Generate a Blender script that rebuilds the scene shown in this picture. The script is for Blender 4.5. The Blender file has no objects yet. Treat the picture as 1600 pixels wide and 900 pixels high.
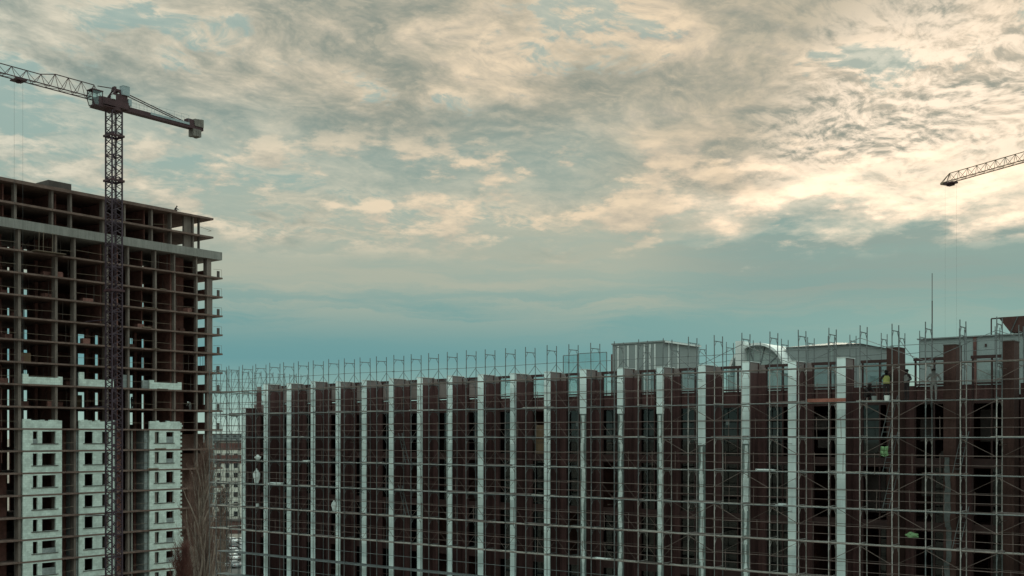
import bpy, bmesh, math, random
from mathutils import Vector, Matrix
random.seed(7)
R = math.radians
scene = bpy.context.scene

# ------------------------------------------------------------------ camera
CAM_H = 28.0            # eye height above the ground, m
F = 1714.0              # focal length in pixels of the 1600 px wide picture
HZ = 683.0              # picture row of the horizon
cam_data = bpy.data.cameras.new("camera")
cam_data.sensor_width = 36.0
cam_data.lens = F / 1600.0 * 36.0
cam_data.shift_y = (HZ - 450.0) / 1600.0
cam_data.clip_start = 0.5
cam_data.clip_end = 20000.0
cam = bpy.data.objects.new("camera", cam_data)
cam.location = (0, 0, CAM_H)
cam.rotation_euler = (R(90), 0, 0)
scene.collection.objects.link(cam)
scene.camera = cam

# ------------------------------------------------------------------ colour management
scene.view_settings.view_transform = 'Standard'
scene.view_settings.look = 'None'
scene.view_settings.gamma = 1.0
scene.view_settings.exposure = 0.12
scene.view_settings.use_curve_mapping = False
scene.cycles.max_bounces = 6
scene.cycles.diffuse_bounces = 3
scene.cycles.glossy_bounces = 3
scene.cycles.transmission_bounces = 4
scene.cycles.transparent_max_bounces = 12
scene.cycles.sample_clamp_indirect = 4.0

def lin(r, g, b, k=1.0):
    f = lambda c: (c / 12.92 if c <= 0.04045 else ((c + 0.055) / 1.055) ** 2.4)
    return tuple(k * f(c / 255.0) for c in (r, g, b)) + (1.0,)

# ------------------------------------------------------------------ node helper: sockets with operators
class S:
    def __init__(s, nt, sock): s.nt, s.k = nt, sock
    def _op(a, op, b=None, c=None, clamp=False):
        n = a.nt.nodes.new('ShaderNodeMath'); n.operation = op; n.use_clamp = clamp
        for i, v in enumerate((a, b, c)):
            if v is None: continue
            if isinstance(v, S): a.nt.links.new(v.k, n.inputs[i])
            else: n.inputs[i].default_value = v
        return S(a.nt, n.outputs[0])
    def __add__(a, b): return a._op('ADD', b)
    __radd__ = __add__
    def __sub__(a, b): return a._op('SUBTRACT', b)
    def __rsub__(a, b): return (a * -1.0) + b
    def __mul__(a, b): return a._op('MULTIPLY', b)
    __rmul__ = __mul__
    def __truediv__(a, b): return a._op('DIVIDE', b)
    def max(a, b): return a._op('MAXIMUM', b)
    def min(a, b): return a._op('MINIMUM', b)
    def pow(a, b): return a._op('POWER', b)
    def abs(a): return a._op('ABSOLUTE')
    def clamp(a): return a._op('ADD', 0.0, clamp=True)
    def step(a, lo, hi):            # smoothstep
        n = a.nt.nodes.new('ShaderNodeMapRange'); n.interpolation_type = 'SMOOTHSTEP'; n.clamp = True
        a.nt.links.new(a.k, n.inputs[0])
        n.inputs[1].default_value = lo; n.inputs[2].default_value = hi
        n.inputs[3].default_value = 0.0; n.inputs[4].default_value = 1.0
        return S(a.nt, n.outputs[0])
def vec(nt, x, y, z):
    n = nt.nodes.new('ShaderNodeCombineXYZ')
    for i, v in enumerate((x, y, z)):
        if isinstance(v, S): nt.links.new(v.k, n.inputs[i])
        else: n.inputs[i].default_value = v
    return S(nt, n.outputs[0])
def noise(nt, v, scale, detail=5.0, rough=0.55, dist=0.0, lac=2.0):
    n = nt.nodes.new('ShaderNodeTexNoise'); n.noise_dimensions = '3D'
    nt.links.new(v.k, n.inputs['Vector'])
    n.inputs['Scale'].default_value = scale; n.inputs['Detail'].default_value = detail
    n.inputs['Roughness'].default_value = rough; n.inputs['Distortion'].default_value = dist
    n.inputs['Lacunarity'].default_value = lac
    return S(nt, n.outputs[0])
def mixc(nt, f, a, b, mode='MIX'):
    n = nt.nodes.new('ShaderNodeMix'); n.data_type = 'RGBA'; n.blend_type = mode
    n.clamp_factor = True
    for sock, v in ((n.inputs[0], f), (n.inputs[6], a), (n.inputs[7], b)):
        if isinstance(v, S): nt.links.new(v.k, sock)
        elif isinstance(v, (int, float)): sock.default_value = v
        else: sock.default_value = v
    return S(nt, n.outputs[2])
def ramp(nt, f, stops):
    n = nt.nodes.new('ShaderNodeValToRGB'); nt.links.new(f.k, n.inputs[0])
    el = n.color_ramp.elements
    n.color_ramp.interpolation = 'LINEAR'
    while len(el) < len(stops): el.new(0.5)
    for e, (p, c) in zip(el, stops): e.position = p; e.color = c
    return S(nt, n.outputs[0])

# ------------------------------------------------------------------ sky: cloud deck over a hazy evening sky
SUN_AZ = R(22.0)        # right of the view axis (+Y)
SUN_EL = R(12.5)
world = bpy.data.worlds.new("World"); scene.world = world
world.use_nodes = True
nt = world.node_tree; nt.nodes.clear()
out = nt.nodes.new('ShaderNodeOutputWorld'); bg = nt.nodes.new('ShaderNodeBackground')
nt.links.new(bg.outputs[0], out.inputs[0])
bg.inputs[1].default_value = 0.1
tc = nt.nodes.new('ShaderNodeTexCoord'); sep = nt.nodes.new('ShaderNodeSeparateXYZ')
nt.links.new(tc.outputs['Generated'], sep.inputs[0])
X, Y, Z = (S(nt, o) for o in sep.outputs)
sky = nt.nodes.new('ShaderNodeTexSky'); sky.sky_type = 'NISHITA'; sky.sun_disc = False
sky.sun_elevation = SUN_EL; sky.sun_rotation = SUN_AZ
sky.air_density = 1.2; sky.dust_density = 2.0; sky.ozone_density = 2.0
sunv = (math.sin(SUN_AZ) * math.cos(SUN_EL), math.cos(SUN_AZ) * math.cos(SUN_EL), math.sin(SUN_EL))
cs = (X * sunv[0] + Y * sunv[1] + Z * sunv[2]).max(0.0)      # cosine of the angle to the sun
zp = Z.max(0.0)
el = zp                                                        # sine of elevation
K = 10.0                                                       # colours are for strength 0.1
# clear air from the horizon up
base = ramp(nt, el, [(0.0, lin(166, 189, 177)), (0.035, lin(134, 167, 160)), (0.07, lin(100, 147, 150)),
                     (0.115, lin(112, 153, 151)), (0.15, lin(142, 164, 154)), (0.20, lin(150, 170, 160)), (0.30, lin(146, 172, 166)),
                     (1.0, lin(146, 166, 163))])
nish = mixc(nt, 1.0, S(nt, sky.outputs[0]), (0.05, 0.062, 0.062, 1), 'MULTIPLY')
base = mixc(nt, 0.03, base, nish)
# plane of the cloud deck
zc = zp + 0.13
U, V = X / zc, Y / zc
ca, sa = math.cos(R(-36)), math.sin(R(-36))
def deck(du=0.0, dv=0.0):
    uu, vv = U + du, V + dv
    return vec(nt, uu * ca + vv * sa, (vv * ca - uu * sa) * 0.74, 3.9)
w = noise(nt, vec(nt, U, V, 4.0), 3.2, 3.0, 0.5)
w2 = noise(nt, vec(nt, U, V, 9.0), 3.2, 3.0, 0.5)
def density(du, dv):
    p = deck((w - 0.5) * 0.2 + du, (w2 - 0.5) * 0.2 + dv)
    big = noise(nt, p, 2.5, 3.0, 0.5)
    mid = noise(nt, p, 11.0, 9.0, 0.64)
    bil = 1.0 - (noise(nt, p, 21.0, 6.0, 0.6) * 2.0 - 1.0).abs() * 2.2
    return big * 0.70 + mid * 0.44 + bil * 0.07
warm = cs.step(0.55, 1.0)
near = cs.step(0.90, 0.995)
bias = warm * 0.13 - 0.082
d0 = density(0.0, 0.0) + bias
d1 = density(0.006, 0.026) + bias                              # a step toward the sun
patch = noise(nt, deck(4.2, 0.7), 3.1, 6.0, 0.6)
thick = (d0 + (patch - 0.5) * 0.62).step(0.578, 0.755) * (1.0 - near * 0.2)
lit = ((d0 - d1) * 6.6 + 0.57).clamp()
cream = mixc(nt, warm, lin(210, 210, 194), lin(234, 211, 179))
greyc = mixc(nt, warm, lin(148, 162, 153), lin(186, 175, 156))
dark = mixc(nt, warm, lin(112, 134, 131), lin(128, 136, 126))
cl = mixc(nt, lit, greyc, cream)
cl = mixc(nt, thick * (1.0 - lit * 0.35), cl, dark)
glow = cs.step(0.982, 0.9985)
cl = mixc(nt, glow * 0.85 * lit.step(0.05, 0.95), cl, (1.2, 0.97, 0.74, 1))
# the deck thins out toward the horizon, where flat streaks lie
hb = noise(nt, vec(nt, X * 7.0, Y * 7.0, Z * 24.0), 1.0, 7.0, 0.6)
hl = noise(nt, vec(nt, X * 2.4, Y * 2.4, Z * 6.0), 1.7, 3.0, 0.5)
edge = el + (hb - 0.5) * 0.15 + (hl - 0.5) * 0.075 - near * 0.012
upper = edge.step(0.150, 0.235)
gap = (el + (hb - 0.5) * 0.06).step(0.19, 0.225) * (1.0 - (el + (hl - 0.5) * 0.10).step(0.245, 0.30)) * (1.0 - cs.step(0.945, 0.985))
cover = d0.step(0.515, 0.63) * (1.0 - gap * 0.55)
cover = cover.max(warm * 0.42 * (1.0 - gap))
# heaped far clouds below the deck edge, lit on their upper side
hq0 = noise(nt, vec(nt, X * 15.0, Y * 15.0, Z * 40.0), 1.0, 8.0, 0.60)
hq1 = noise(nt, vec(nt, X * 15.0, Y * 15.0, Z * 40.0 + 0.5), 1.0, 8.0, 0.60)
heap = (hq0 + (hl - 0.5) * 0.45).step(0.485, 0.60) * el.step(0.150, 0.19) * (1.0 - el.step(0.24, 0.285))
hlit = ((hq0 - hq1) * 4.0 + 0.45).clamp()
streak = noise(nt, vec(nt, X * 2.2, Y * 2.2, Z * 34.0 + hb * 1.5), 1.5, 7.0, 0.6)
sk = streak.step(0.40, 0.64) * el.step(0.075, 0.14)
low = mixc(nt, sk * 0.8, base, mixc(nt, warm, lin(170, 176, 160), lin(172, 174, 156)))
veil = el.step(0.10, 0.165) * (1.0 - cs.step(0.955, 0.985) * 0.7)
low = mixc(nt, veil * 0.55, low, lin(168, 173, 157))
bank = el.step(0.09, 0.14) * (1.0 - edge.step(0.140, 0.215)) * cs.step(0.955, 0.99)
low = mixc(nt, bank * (0.35 + streak * 0.35), low, lin(110, 142, 141))
rim = (1.0 - ((edge - 0.195) * 24.0).abs().min(1.0)) * cs.step(0.965, 0.995)
skyc = mixc(nt, upper * 0.92, low, mixc(nt, cover, base, cl))
skyc = mixc(nt, heap * 0.85, skyc, mixc(nt, hlit, greyc, mixc(nt, glow, cream, (1.3, 1.02, 0.75, 1))))
skyc = mixc(nt, rim * 0.85 * (0.35 + hlit), skyc, (1.3, 1.0, 0.72, 1))
# overcast skies are brighter overhead than at the horizon
bright = el.step(0.36, 0.75) * 2.8 + 1.0
gain = nt.nodes.new('ShaderNodeVectorMath'); gain.operation = 'SCALE'
nt.links.new(skyc.k, gain.inputs[0]); nt.links.new((bright * K).k, gain.inputs['Scale'])
nt.links.new(gain.outputs[0], bg.inputs[0])
world.cycles.sampling_method = 'MANUAL'; world.cycles.sample_map_resolution = 512

sun = bpy.data.lights.new("sun", 'SUN'); sun.energy = 1.0; sun.angle = R(12); sun.color = (1.0, 0.86, 0.66)
sun_o = bpy.data.objects.new("sun", sun); scene.collection.objects.link(sun_o)
sun_o.rotation_euler = Vector(sunv).to_track_quat('Z', 'Y').to_euler()

# ------------------------------------------------------------------ materials
def principled(name):
    m = bpy.data.materials.new(name); m.use_nodes = True
    t = m.node_tree; return m, t, t.nodes['Principled BSDF']
def mat(name, col, rough=0.8, var=0.25, scale=0.8, metal=0.0, bump=0.0, fine=14.0, tint=None, spec=0.3, streak=0.0):
    """plain procedural surface: two octaves of blotches in world space, optional rain streaks and bump"""
    m, t, b = principled(name)
    g = t.nodes.new('ShaderNodeNewGeometry'); P = S(t, g.outputs['Position'])
    n1 = noise(t, P, scale, 4.0, 0.6); n2 = noise(t, P, fine, 3.0, 0.6)
    k = (n1 * 0.7 + n2 * 0.5).step(0.35, 0.85)
    if streak:
        mp = t.nodes.new('ShaderNodeMapping'); t.links.new(g.outputs['Position'], mp.inputs[0])
        mp.inputs['Scale'].default_value = (2.2, 2.2, 0.12)
        k = (k * (1 - streak) + noise(t, S(t, mp.outputs[0]), 2.0, 4.0, 0.6).step(0.35, 0.65) * streak)
    c = col if len(col) == 4 else tuple(col) + (1,)
    lo = tuple(max(0.0, v * (1 - var)) for v in c[:3]) + (1,)
    hi = tuple(min(1.0, v * (1 + var)) for v in c[:3]) + (1,)
    if tint: lo = tuple(tint) + (1,)
    cc = mixc(t, k, lo, hi)
    t.links.new(cc.k, b.inputs['Base Color'])
    b.inputs['Roughness'].default_value = rough; b.inputs['Metallic'].default_value = metal
    b.inputs['Specular IOR Level'].default_value = spec
    if bump:
        bn = t.nodes.new('ShaderNodeBump'); bn.inputs['Strength'].default_value = bump; bn.inputs['Distance'].default_value = 0.05
        t.links.new(n2.k, bn.inputs['Height']); t.links.new(bn.outputs[0], b.inputs['Normal'])
    return m
def block_mat(name, col, mortar, bw, bh, var=0.2, rough=0.9, msize=0.012):
    """masonry courses in object space (x along the wall, z up), with blotches"""
    m, t, b = principled(name)
    tc = t.nodes.new('ShaderNodeTexCoord'); sp = t.nodes.new('ShaderNodeSeparateXYZ')
    t.links.new(tc.outputs['Object'], sp.inputs[0])
    x, y, z = (S(t, o) for o in sp.outputs)
    br = t.nodes.new('ShaderNodeTexBrick')
    t.links.new(vec(t, x + y, z, 0.0).k, br.inputs['Vector'])
    br.inputs['Scale'].default_value = 1.0; br.inputs['Brick Width'].default_value = bw; br.inputs['Row Height'].default_value = bh
    br.inputs['Mortar Size'].default_value = msize; br.inputs['Bias'].default_value = 0.0
    br.inputs['Color1'].default_value = tuple(v * (1 - var) for v in col) + (1,)
    br.inputs['Color2'].default_value = tuple(min(1, v * (1 + var)) for v in col) + (1,)
    br.inputs['Mortar'].default_value = tuple(mortar) + (1,)
    g = t.nodes.new('ShaderNodeNewGeometry')
    n1 = noise(t, S(t, g.outputs['Position']), 0.9, 6.0, 0.65)
    c = mixc(t, n1.step(0.40, 0.68) * 0.7, S(t, br.outputs[0]), tuple(v * 0.6 for v in col) + (1,))
    t.links.new(c.k, b.inputs['Base Color']); b.inputs['Roughness'].default_value = rough
    b.inputs['Specular IOR Level'].default_value = 0.2
    return m
def glass_mat(name, tint, refl=0.12, rough=0.03):
    m = bpy.data.materials.new(name); m.use_nodes = True; t = m.node_tree; t.nodes.clear()
    o = t.nodes.new('ShaderNodeOutputMaterial'); mx = t.nodes.new('ShaderNodeMixShader')
    a = t.nodes.new('ShaderNodeBsdfTransparent'); a.inputs[0].default_value = tuple(tint) + (1,)
    g = t.nodes.new('ShaderNodeBsdfGlossy'); g.inputs['Roughness'].default_value = rough
    g.inputs[0].default_value = (0.9, 0.95, 0.95, 1)
    f = t.nodes.new('ShaderNodeFresnel'); f.inputs[0].default_value = 1.5
    k = S(t, f.outputs[0]) + refl * 0.3
    t.links.new(k.k, mx.inputs[0]); t.links.new(a.outputs[0], mx.inputs[1]); t.links.new(g.outputs[0], mx.inputs[2])
    t.links.new(mx.outputs[0], o.inputs[0]); return m
def emit_mat(name, col, s):
    m, t, b = principled(name)
    b.inputs['Base Color'].default_value = tuple(col) + (1,)
    b.inputs['Emission Color'].default_value = tuple(col) + (1,); b.inputs['Emission Strength'].default_value = s
    return m
M = dict(
    concrete=mat('concrete', (0.165, 0.132, 0.118), 0.9, 0.35, 0.6, bump=0.3, streak=0.4),
    slab=mat('slab_concrete', (0.15, 0.10, 0.086), 0.9, 0.40, 0.9, bump=0.3),
    band=mat('band_concrete', (0.225, 0.218, 0.205), 0.9, 0.30, 0.7, bump=0.3, streak=0.4),
    inner=mat('inner_brick', (0.21, 0.10, 0.085), 0.95, 0.4, 1.2),
    brick=block_mat('red_brick', (0.17, 0.085, 0.07), (0.20, 0.15, 0.13), 0.26, 0.09),
    aac=block_mat('aerated_block', (0.58, 0.67, 0.63), (0.44, 0.50, 0.47), 0.62, 0.31, 0.10),
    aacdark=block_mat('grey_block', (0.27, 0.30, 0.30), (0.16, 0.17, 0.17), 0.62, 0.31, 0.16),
    sill=mat('sill_concrete', (0.09, 0.075, 0.07), 0.9),
    rail=mat('rail_wood', (0.17, 0.13, 0.10), 0.9),
    board=mat('insulation_board', (0.83, 0.95, 0.95), 0.85, 0.02, 0.5, fine=5.0, tint=(0.71, 0.84, 0.85), streak=0.35),
    board2=mat('dusty_board_face', (0.68, 0.80, 0.81), 0.85, 0.1, 0.9, tint=(0.54, 0.65, 0.66), streak=0.5),
    ragged=mat('adhesive_coat', (0.74, 0.84, 0.84), 0.9, 0.2, 3.0),
    grout=mat('grey_render', (0.20, 0.25, 0.245), 0.9, 0.3, 2.0),
    brown=mat('brown_render', (0.092, 0.046, 0.045), 0.95, 0.4, 0.7, bump=0.2, streak=0.5),
    pier=mat('brown_pier', (0.064, 0.033, 0.029), 0.95, 0.4, 0.7, bump=0.2, streak=0.4),
    panel=mat('grey_panel', (0.20, 0.165, 0.16), 0.8, 0.2, 0.6),
    frame=mat('dark_frame', (0.05, 0.024, 0.023), 0.5, 0.2, 2.0),
    steel=mat('galvanised_steel', (0.135, 0.15, 0.155), 0.6, 0.35, 1.6, metal=0.1),
    steel_rust=mat('worn_steel', (0.15, 0.112, 0.102), 0.7, 0.35, 1.6, metal=0.1),
    deck=mat('deck_boards', (0.33, 0.315, 0.29), 0.85, 0.35, 1.3, bump=0.3, fine=9.0),
    crane=mat('crane_paint', (0.06, 0.028, 0.033), 0.6, 0.35, 1.5),
    cranepurple=mat('mast_paint', (0.052, 0.033, 0.046), 0.6, 0.35, 1.5),
    cranegrey=mat('crane_grey', (0.30, 0.36, 0.38), 0.6, 0.2, 1.0),
    weight=mat('weight_concrete', (0.17, 0.155, 0.14), 0.9, 0.25, 1.5),
    cable=mat('steel_cable', (0.10, 0.10, 0.10), 0.6, 0.2),
    yellow=mat('jib_paint', (0.19, 0.14, 0.095), 0.6, 0.3, 1.5),
    glass=glass_mat('clear_glass', (0.86, 0.91, 0.91)),
    dglass=glass_mat('tinted_glass', (0.30, 0.31, 0.32), 0.0),
    cladding=mat('metal_cladding', (0.23, 0.26, 0.26), 0.55, 0.12, 0.4),
    plant=mat('plant_room_paint', (0.26, 0.31, 0.31), 0.7, 0.15, 0.6),
    white=mat('white_paint', (0.66, 0.70, 0.69), 0.7, 0.12, 1.0),
    poly=mat('polycarbonate', (0.30, 0.36, 0.35), 0.4, 0.12, 0.7),
    redplank=mat('red_plank', (0.26, 0.10, 0.075), 0.8, 0.3, 1.5),
    ply=mat('plywood', (0.21, 0.135, 0.085), 0.8, 0.25, 1.0, streak=0.4),
    hopper=mat('rusty_plate', (0.13, 0.062, 0.055), 0.8, 0.35, 0.8),
    asphalt=mat('asphalt', (0.075, 0.072, 0.07), 0.95, 0.35, 0.12, bump=0.3),
    earth=mat('earth', (0.20, 0.175, 0.15), 0.95, 0.4, 0.06, bump=0.3),
    greycoat=mat('grey_scratch_coat', (0.115, 0.125, 0.125), 0.95, 0.35, 1.2),
    drywall=mat('dusty_board', (0.15, 0.125, 0.12), 0.9, 0.3, 1.0),
    steel_bright=mat('bright_steel', (0.36, 0.345, 0.335), 0.55, 0.35, 1.6, metal=0.1),
    bark=mat('bark', (0.14, 0.085, 0.07), 0.95, 0.35, 1.0),
    barkpale=mat('pale_bark', (0.25, 0.20, 0.17), 0.95, 0.4, 1.5),
    shrub=mat('dry_shrub', (0.11, 0.045, 0.038), 0.95, 0.4, 1.0),
    beige=mat('beige_wall', (0.62, 0.61, 0.55), 0.9, 0.12, 0.1),
    darkwin=mat('dark_window', (0.03, 0.032, 0.035), 0.25, 0.3, 0.3, spec=0.5),
    tyre=mat('tyre', (0.02, 0.02, 0.02), 0.9), rim=mat('wheel_rim', (0.35, 0.35, 0.35), 0.4, metal=0.6),
    plastic=mat('plastic_sheet', (0.55, 0.60, 0.60), 0.35, 0.2, 3.0),
    green=mat('hi_vis_green', (0.13, 0.23, 0.11), 0.8, 0.2, 5.0),
    lime=mat('hi_vis_yellow', (0.36, 0.38, 0.13), 0.8, 0.15, 6.0),
    cloth_dark=mat('dark_cloth', (0.028, 0.022, 0.024), 0.95, 0.3, 6.0),
    cloth_blue=mat('blue_cloth', (0.045, 0.05, 0.065), 0.95, 0.3, 6.0),
    cloth_grey=mat('grey_cloth', (0.20, 0.20, 0.20), 0.95, 0.2, 6.0),
    skin=mat('skin', (0.38, 0.22, 0.16), 0.6, 0.1, 8.0),
    lamp=emit_mat('lamp_tube', (1.0, 0.86, 0.66), 2.0),
)

# ------------------------------------------------------------------ mesh helpers
COL = scene.collection
class MB:
    """collects boxes, tubes and prisms; build() links them as one mesh object"""
    def __init__(s): s.v, s.f = [], []
    def box(s, x0, x1, y0, y1, z0, z1):
        b = len(s.v)
        s.v += [(x, y, z) for z in (z0, z1) for y in (y0, y1) for x in (x0, x1)]
        s.f += [tuple(b + i for i in q) for q in ((0,2,3,1), (4,5,7,6), (0,1,5,4), (2,6,7,3), (0,4,6,2), (1,3,7,5))]
        return s
    def tube(s, p, q, r=0.024, n=5, r2=None):
        p, q = Vector(p), Vector(q); d = (q - p)
        if d.length < 1e-6: return s
        d.normalize(); a = d.orthogonal().normalized(); c = d.cross(a); b = len(s.v)
        for e, rr in ((p, r), (q, r if r2 is None else r2)):
            for i in range(n):
                t = 2 * math.pi * i / n; s.v.append(tuple(e + a * (rr * math.cos(t)) + c * (rr * math.sin(t))))
        for i in range(n):
            j = (i + 1) % n; s.f.append((b + i, b + j, b + n + j, b + n + i))
        s.f.append(tuple(b + i for i in reversed(range(n)))); s.f.append(tuple(b + n + i for i in range(n)))
        return s
    def bar(s, p, q, w, h):
        """rectangular bar from p to q, w wide sideways and h high"""
        p, q = Vector(p), Vector(q); d = (q - p).normalized()
        u = d.cross(Vector((0, 0, 1)));  u = Vector((1, 0, 0)) if u.length < 1e-5 else u.normalized(); k = u.cross(d)
        b = len(s.v)
        for e in (p, q):
            for a, c in ((-1,-1), (1,-1), (1,1), (-1,1)): s.v.append(tuple(e + u * (a * w / 2) + k * (c * h / 2)))
        s.f += [tuple(b + i for i in g) for g in ((0,1,5,4), (1,2,6,5), (2,3,7,6), (3,0,4,7), (3,2,1,0), (4,5,6,7))]
        return s
    def prism(s, pts, axis, a0, a1):
        """polygon pts (2D) extruded along axis 'x','y' or 'z' from a0 to a1"""
        def put(u, w, a): return {'x': (a, u, w), 'y': (u, a, w), 'z': (u, w, a)}[axis]
        b, n = len(s.v), len(pts)
        for a in (a0, a1): s.v += [put(u, w, a) for u, w in pts]
        for i in range(n):
            j = (i + 1) % n; s.f.append((b + i, b + j, b + n + j, b + n + i))
        s.f.append(tuple(b + i for i in reversed(range(n)))); s.f.append(tuple(b + n + i for i in range(n)))
        return s
    def mesh(s, name, m):
        me = bpy.data.meshes.new(name); me.from_pydata(s.v, [], s.f); me.materials.append(m)
        bm = bmesh.new(); bm.from_mesh(me); bmesh.ops.recalc_face_normals(bm, faces=bm.faces); bm.to_mesh(me); bm.free()
        return me
    def build(s, name, m, parent=None, loc=(0,0,0), rz=0.0): return put(s.mesh(name, m), name, parent, loc, rz)
def put(me, name, parent=None, loc=(0,0,0), rz=0.0):
    o = bpy.data.objects.new(name, me); COL.objects.link(o); o.parent = parent
    o.location = loc
    if rz: o.rotation_euler = (0, 0, rz)
    return o
def empty(name, loc=(0,0,0), rz=0.0):
    o = bpy.data.objects.new(name, None); COL.objects.link(o); o.location = loc; o.rotation_euler = (0, 0, rz)
    o.empty_display_size = 0.5; return o
def tag(o, label=None, cat=None, group=None, kind=None):
    if label: o['label'] = label
    if cat: o['category'] = cat
    if group: o['group'] = group
    if kind: o['kind'] = kind
    return o
def copy_tree(o, parent=None):
    c = o.copy(); COL.objects.link(c); c.parent = parent
    for ch in list(o.children): copy_tree(ch, c)
    return c
BX = lambda *a: MB().box(*a)

# ------------------------------------------------------------------ site layout: the two building lines
ux, uy = 2209 / 2795.9, 1714 / 2795.9
RO = (18.56, 62.0)                     # a point on the front line of the scaffold
RZ = math.atan2(-uy, ux)               # long building: local x to the right along the front, y inward
TO = (-65.8, 141.0)                    # a point on the front line of the tower
TZ = math.atan2(ux, uy)                # tower: local x along the front (away, right), y inward
def Rw(s, q, z): return (RO[0] + ux * s + uy * q, RO[1] - uy * s + ux * q, z)
def Tw(t, q, z): return (TO[0] + uy * t - ux * q, TO[1] + ux * t + uy * q, z)
def sR(px, q=0.0):                     # station on the long building under a picture column
    k = (px - 800) / F; ox, oy = RO[0] + uy * q, RO[1] + ux * q
    return (k * oy - ox) / (ux + k * uy)
def tT(px, q=0.0):
    k = (px - 800) / F; ox, oy = TO[0] - ux * q, TO[1] + uy * q
    return (k * oy - ox) / (uy - k * ux)
def zR(px, py, q=0.0):                 # height of a picture point on a plane of the long building
    s = sR(px, q); return CAM_H + (HZ - py) / F * Rw(s, q, 0)[1]

# ------------------------------------------------------------------ ground
def sheet(name, x0, x1, y0, y1, z, m):
    o = MB(); o.v = [(x0, y0, z), (x1, y0, z), (x1, y1, z), (x0, y1, z)]; o.f = [(0, 1, 2, 3)]
    return tag(o.build(name, m), kind='structure')
sheet('ground', -9000, 9000, -3000, 15000, 0.0, M['earth'])
sheet('parking_pavement', -110, -44, 205, 305, 0.004, M['asphalt'])

# ------------------------------------------------------------------ concrete tower under construction
tower = empty('unfinished_tower', (TO[0], TO[1], 0), TZ)
tag(tower, 'unfinished concrete apartment tower with open floors and pale block walls', 'building')
ZK = [52.47 - 2.912 * k for k in range(18)]          # floor levels, top ones first
T0, T1, TD = -14.0, 34.84, 14.5
rs = random.Random(3)
for k, z in enumerate(ZK):
    BX(T0, T1, 0, TD, z - 0.22, z).build('slab', M['slab'], tower)
BX(T0, 34.7, -0.05, TD, 55.15, 56.35).build('parapet_band', M['band'], tower)
BX(T0, 33.4, 0.35, TD, 58.35, 58.62).build('slab', M['slab'], tower)
BX(T0, 33.4, 0.35, TD, 61.15, 61.45).build('roof_slab', M['slab'], tower)
BX(T0, 27.2, 0.9, TD - .3, 61.45, 61.72).build('roof_upstand', M['slab'], tower)
BX(tT(83), tT(119), 1.2, 5.2, 61.72, 62.6).build('roof_hatch', M['sill'], tower)
COLS = [(-11.6, .4), (-6.3, .34), (-2.6, .34), (2.55, .40), (7.7, .33), (10.4, .33), (15.25, .36), (18.62, .30), (23.07, .30), (26.32, .26), (30.2, .28), (32.15, 1.0)]
for i, (t, w) in enumerate(COLS):
    d = 1.0 if t < 18 else 0.6
    cm = BX(t, t + w, 0.28, 0.28 + d, -0.2, 52.25).build('column', M['concrete'], tower)
    for t2, w2, z0, z1 in ((t - (.25 if i > 2 else 0), w * .8, 56.35, 58.35), (t - (.25 if i > 2 else 0), w * .8, 58.62, 61.15)):
        if t < 32: BX(t2, t2 + w2, 0.8, 1.6, z0, z1).build('column', M['concrete'], tower)
    BX(t, t + w * .8, 0.3, 1.2, 52.47, 55.15).build('column', M['concrete'], tower)
    # second and third rows inside
    for q in (5.6, 9.4):
        if t < 32: BX(t + .1, t + .5, q, q + .5, -0.2, 55.2).build('column', M['inner'], tower)
for z0, z1 in ((56.35, 58.35), (58.62, 61.15)):
    BX(28.6, 29.9, 1.1, 1.5, z0, z1).build('column', M['concrete'], tower)
    BX(31.2, 31.45, 1.1, 1.4, z0, z1).build('column', M['sill'], tower)
    BX(-14, 28.6, 8.2, 8.5, z0, z1).build('inner_wall', M['inner'], tower)
    for t in (-8., 1.5, 8.8, 16.2, 22.6, 25.9): BX(t, t + .2, 2.4, 8.2, z0, z1).build('inner_wall', M['inner'], tower)
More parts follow.
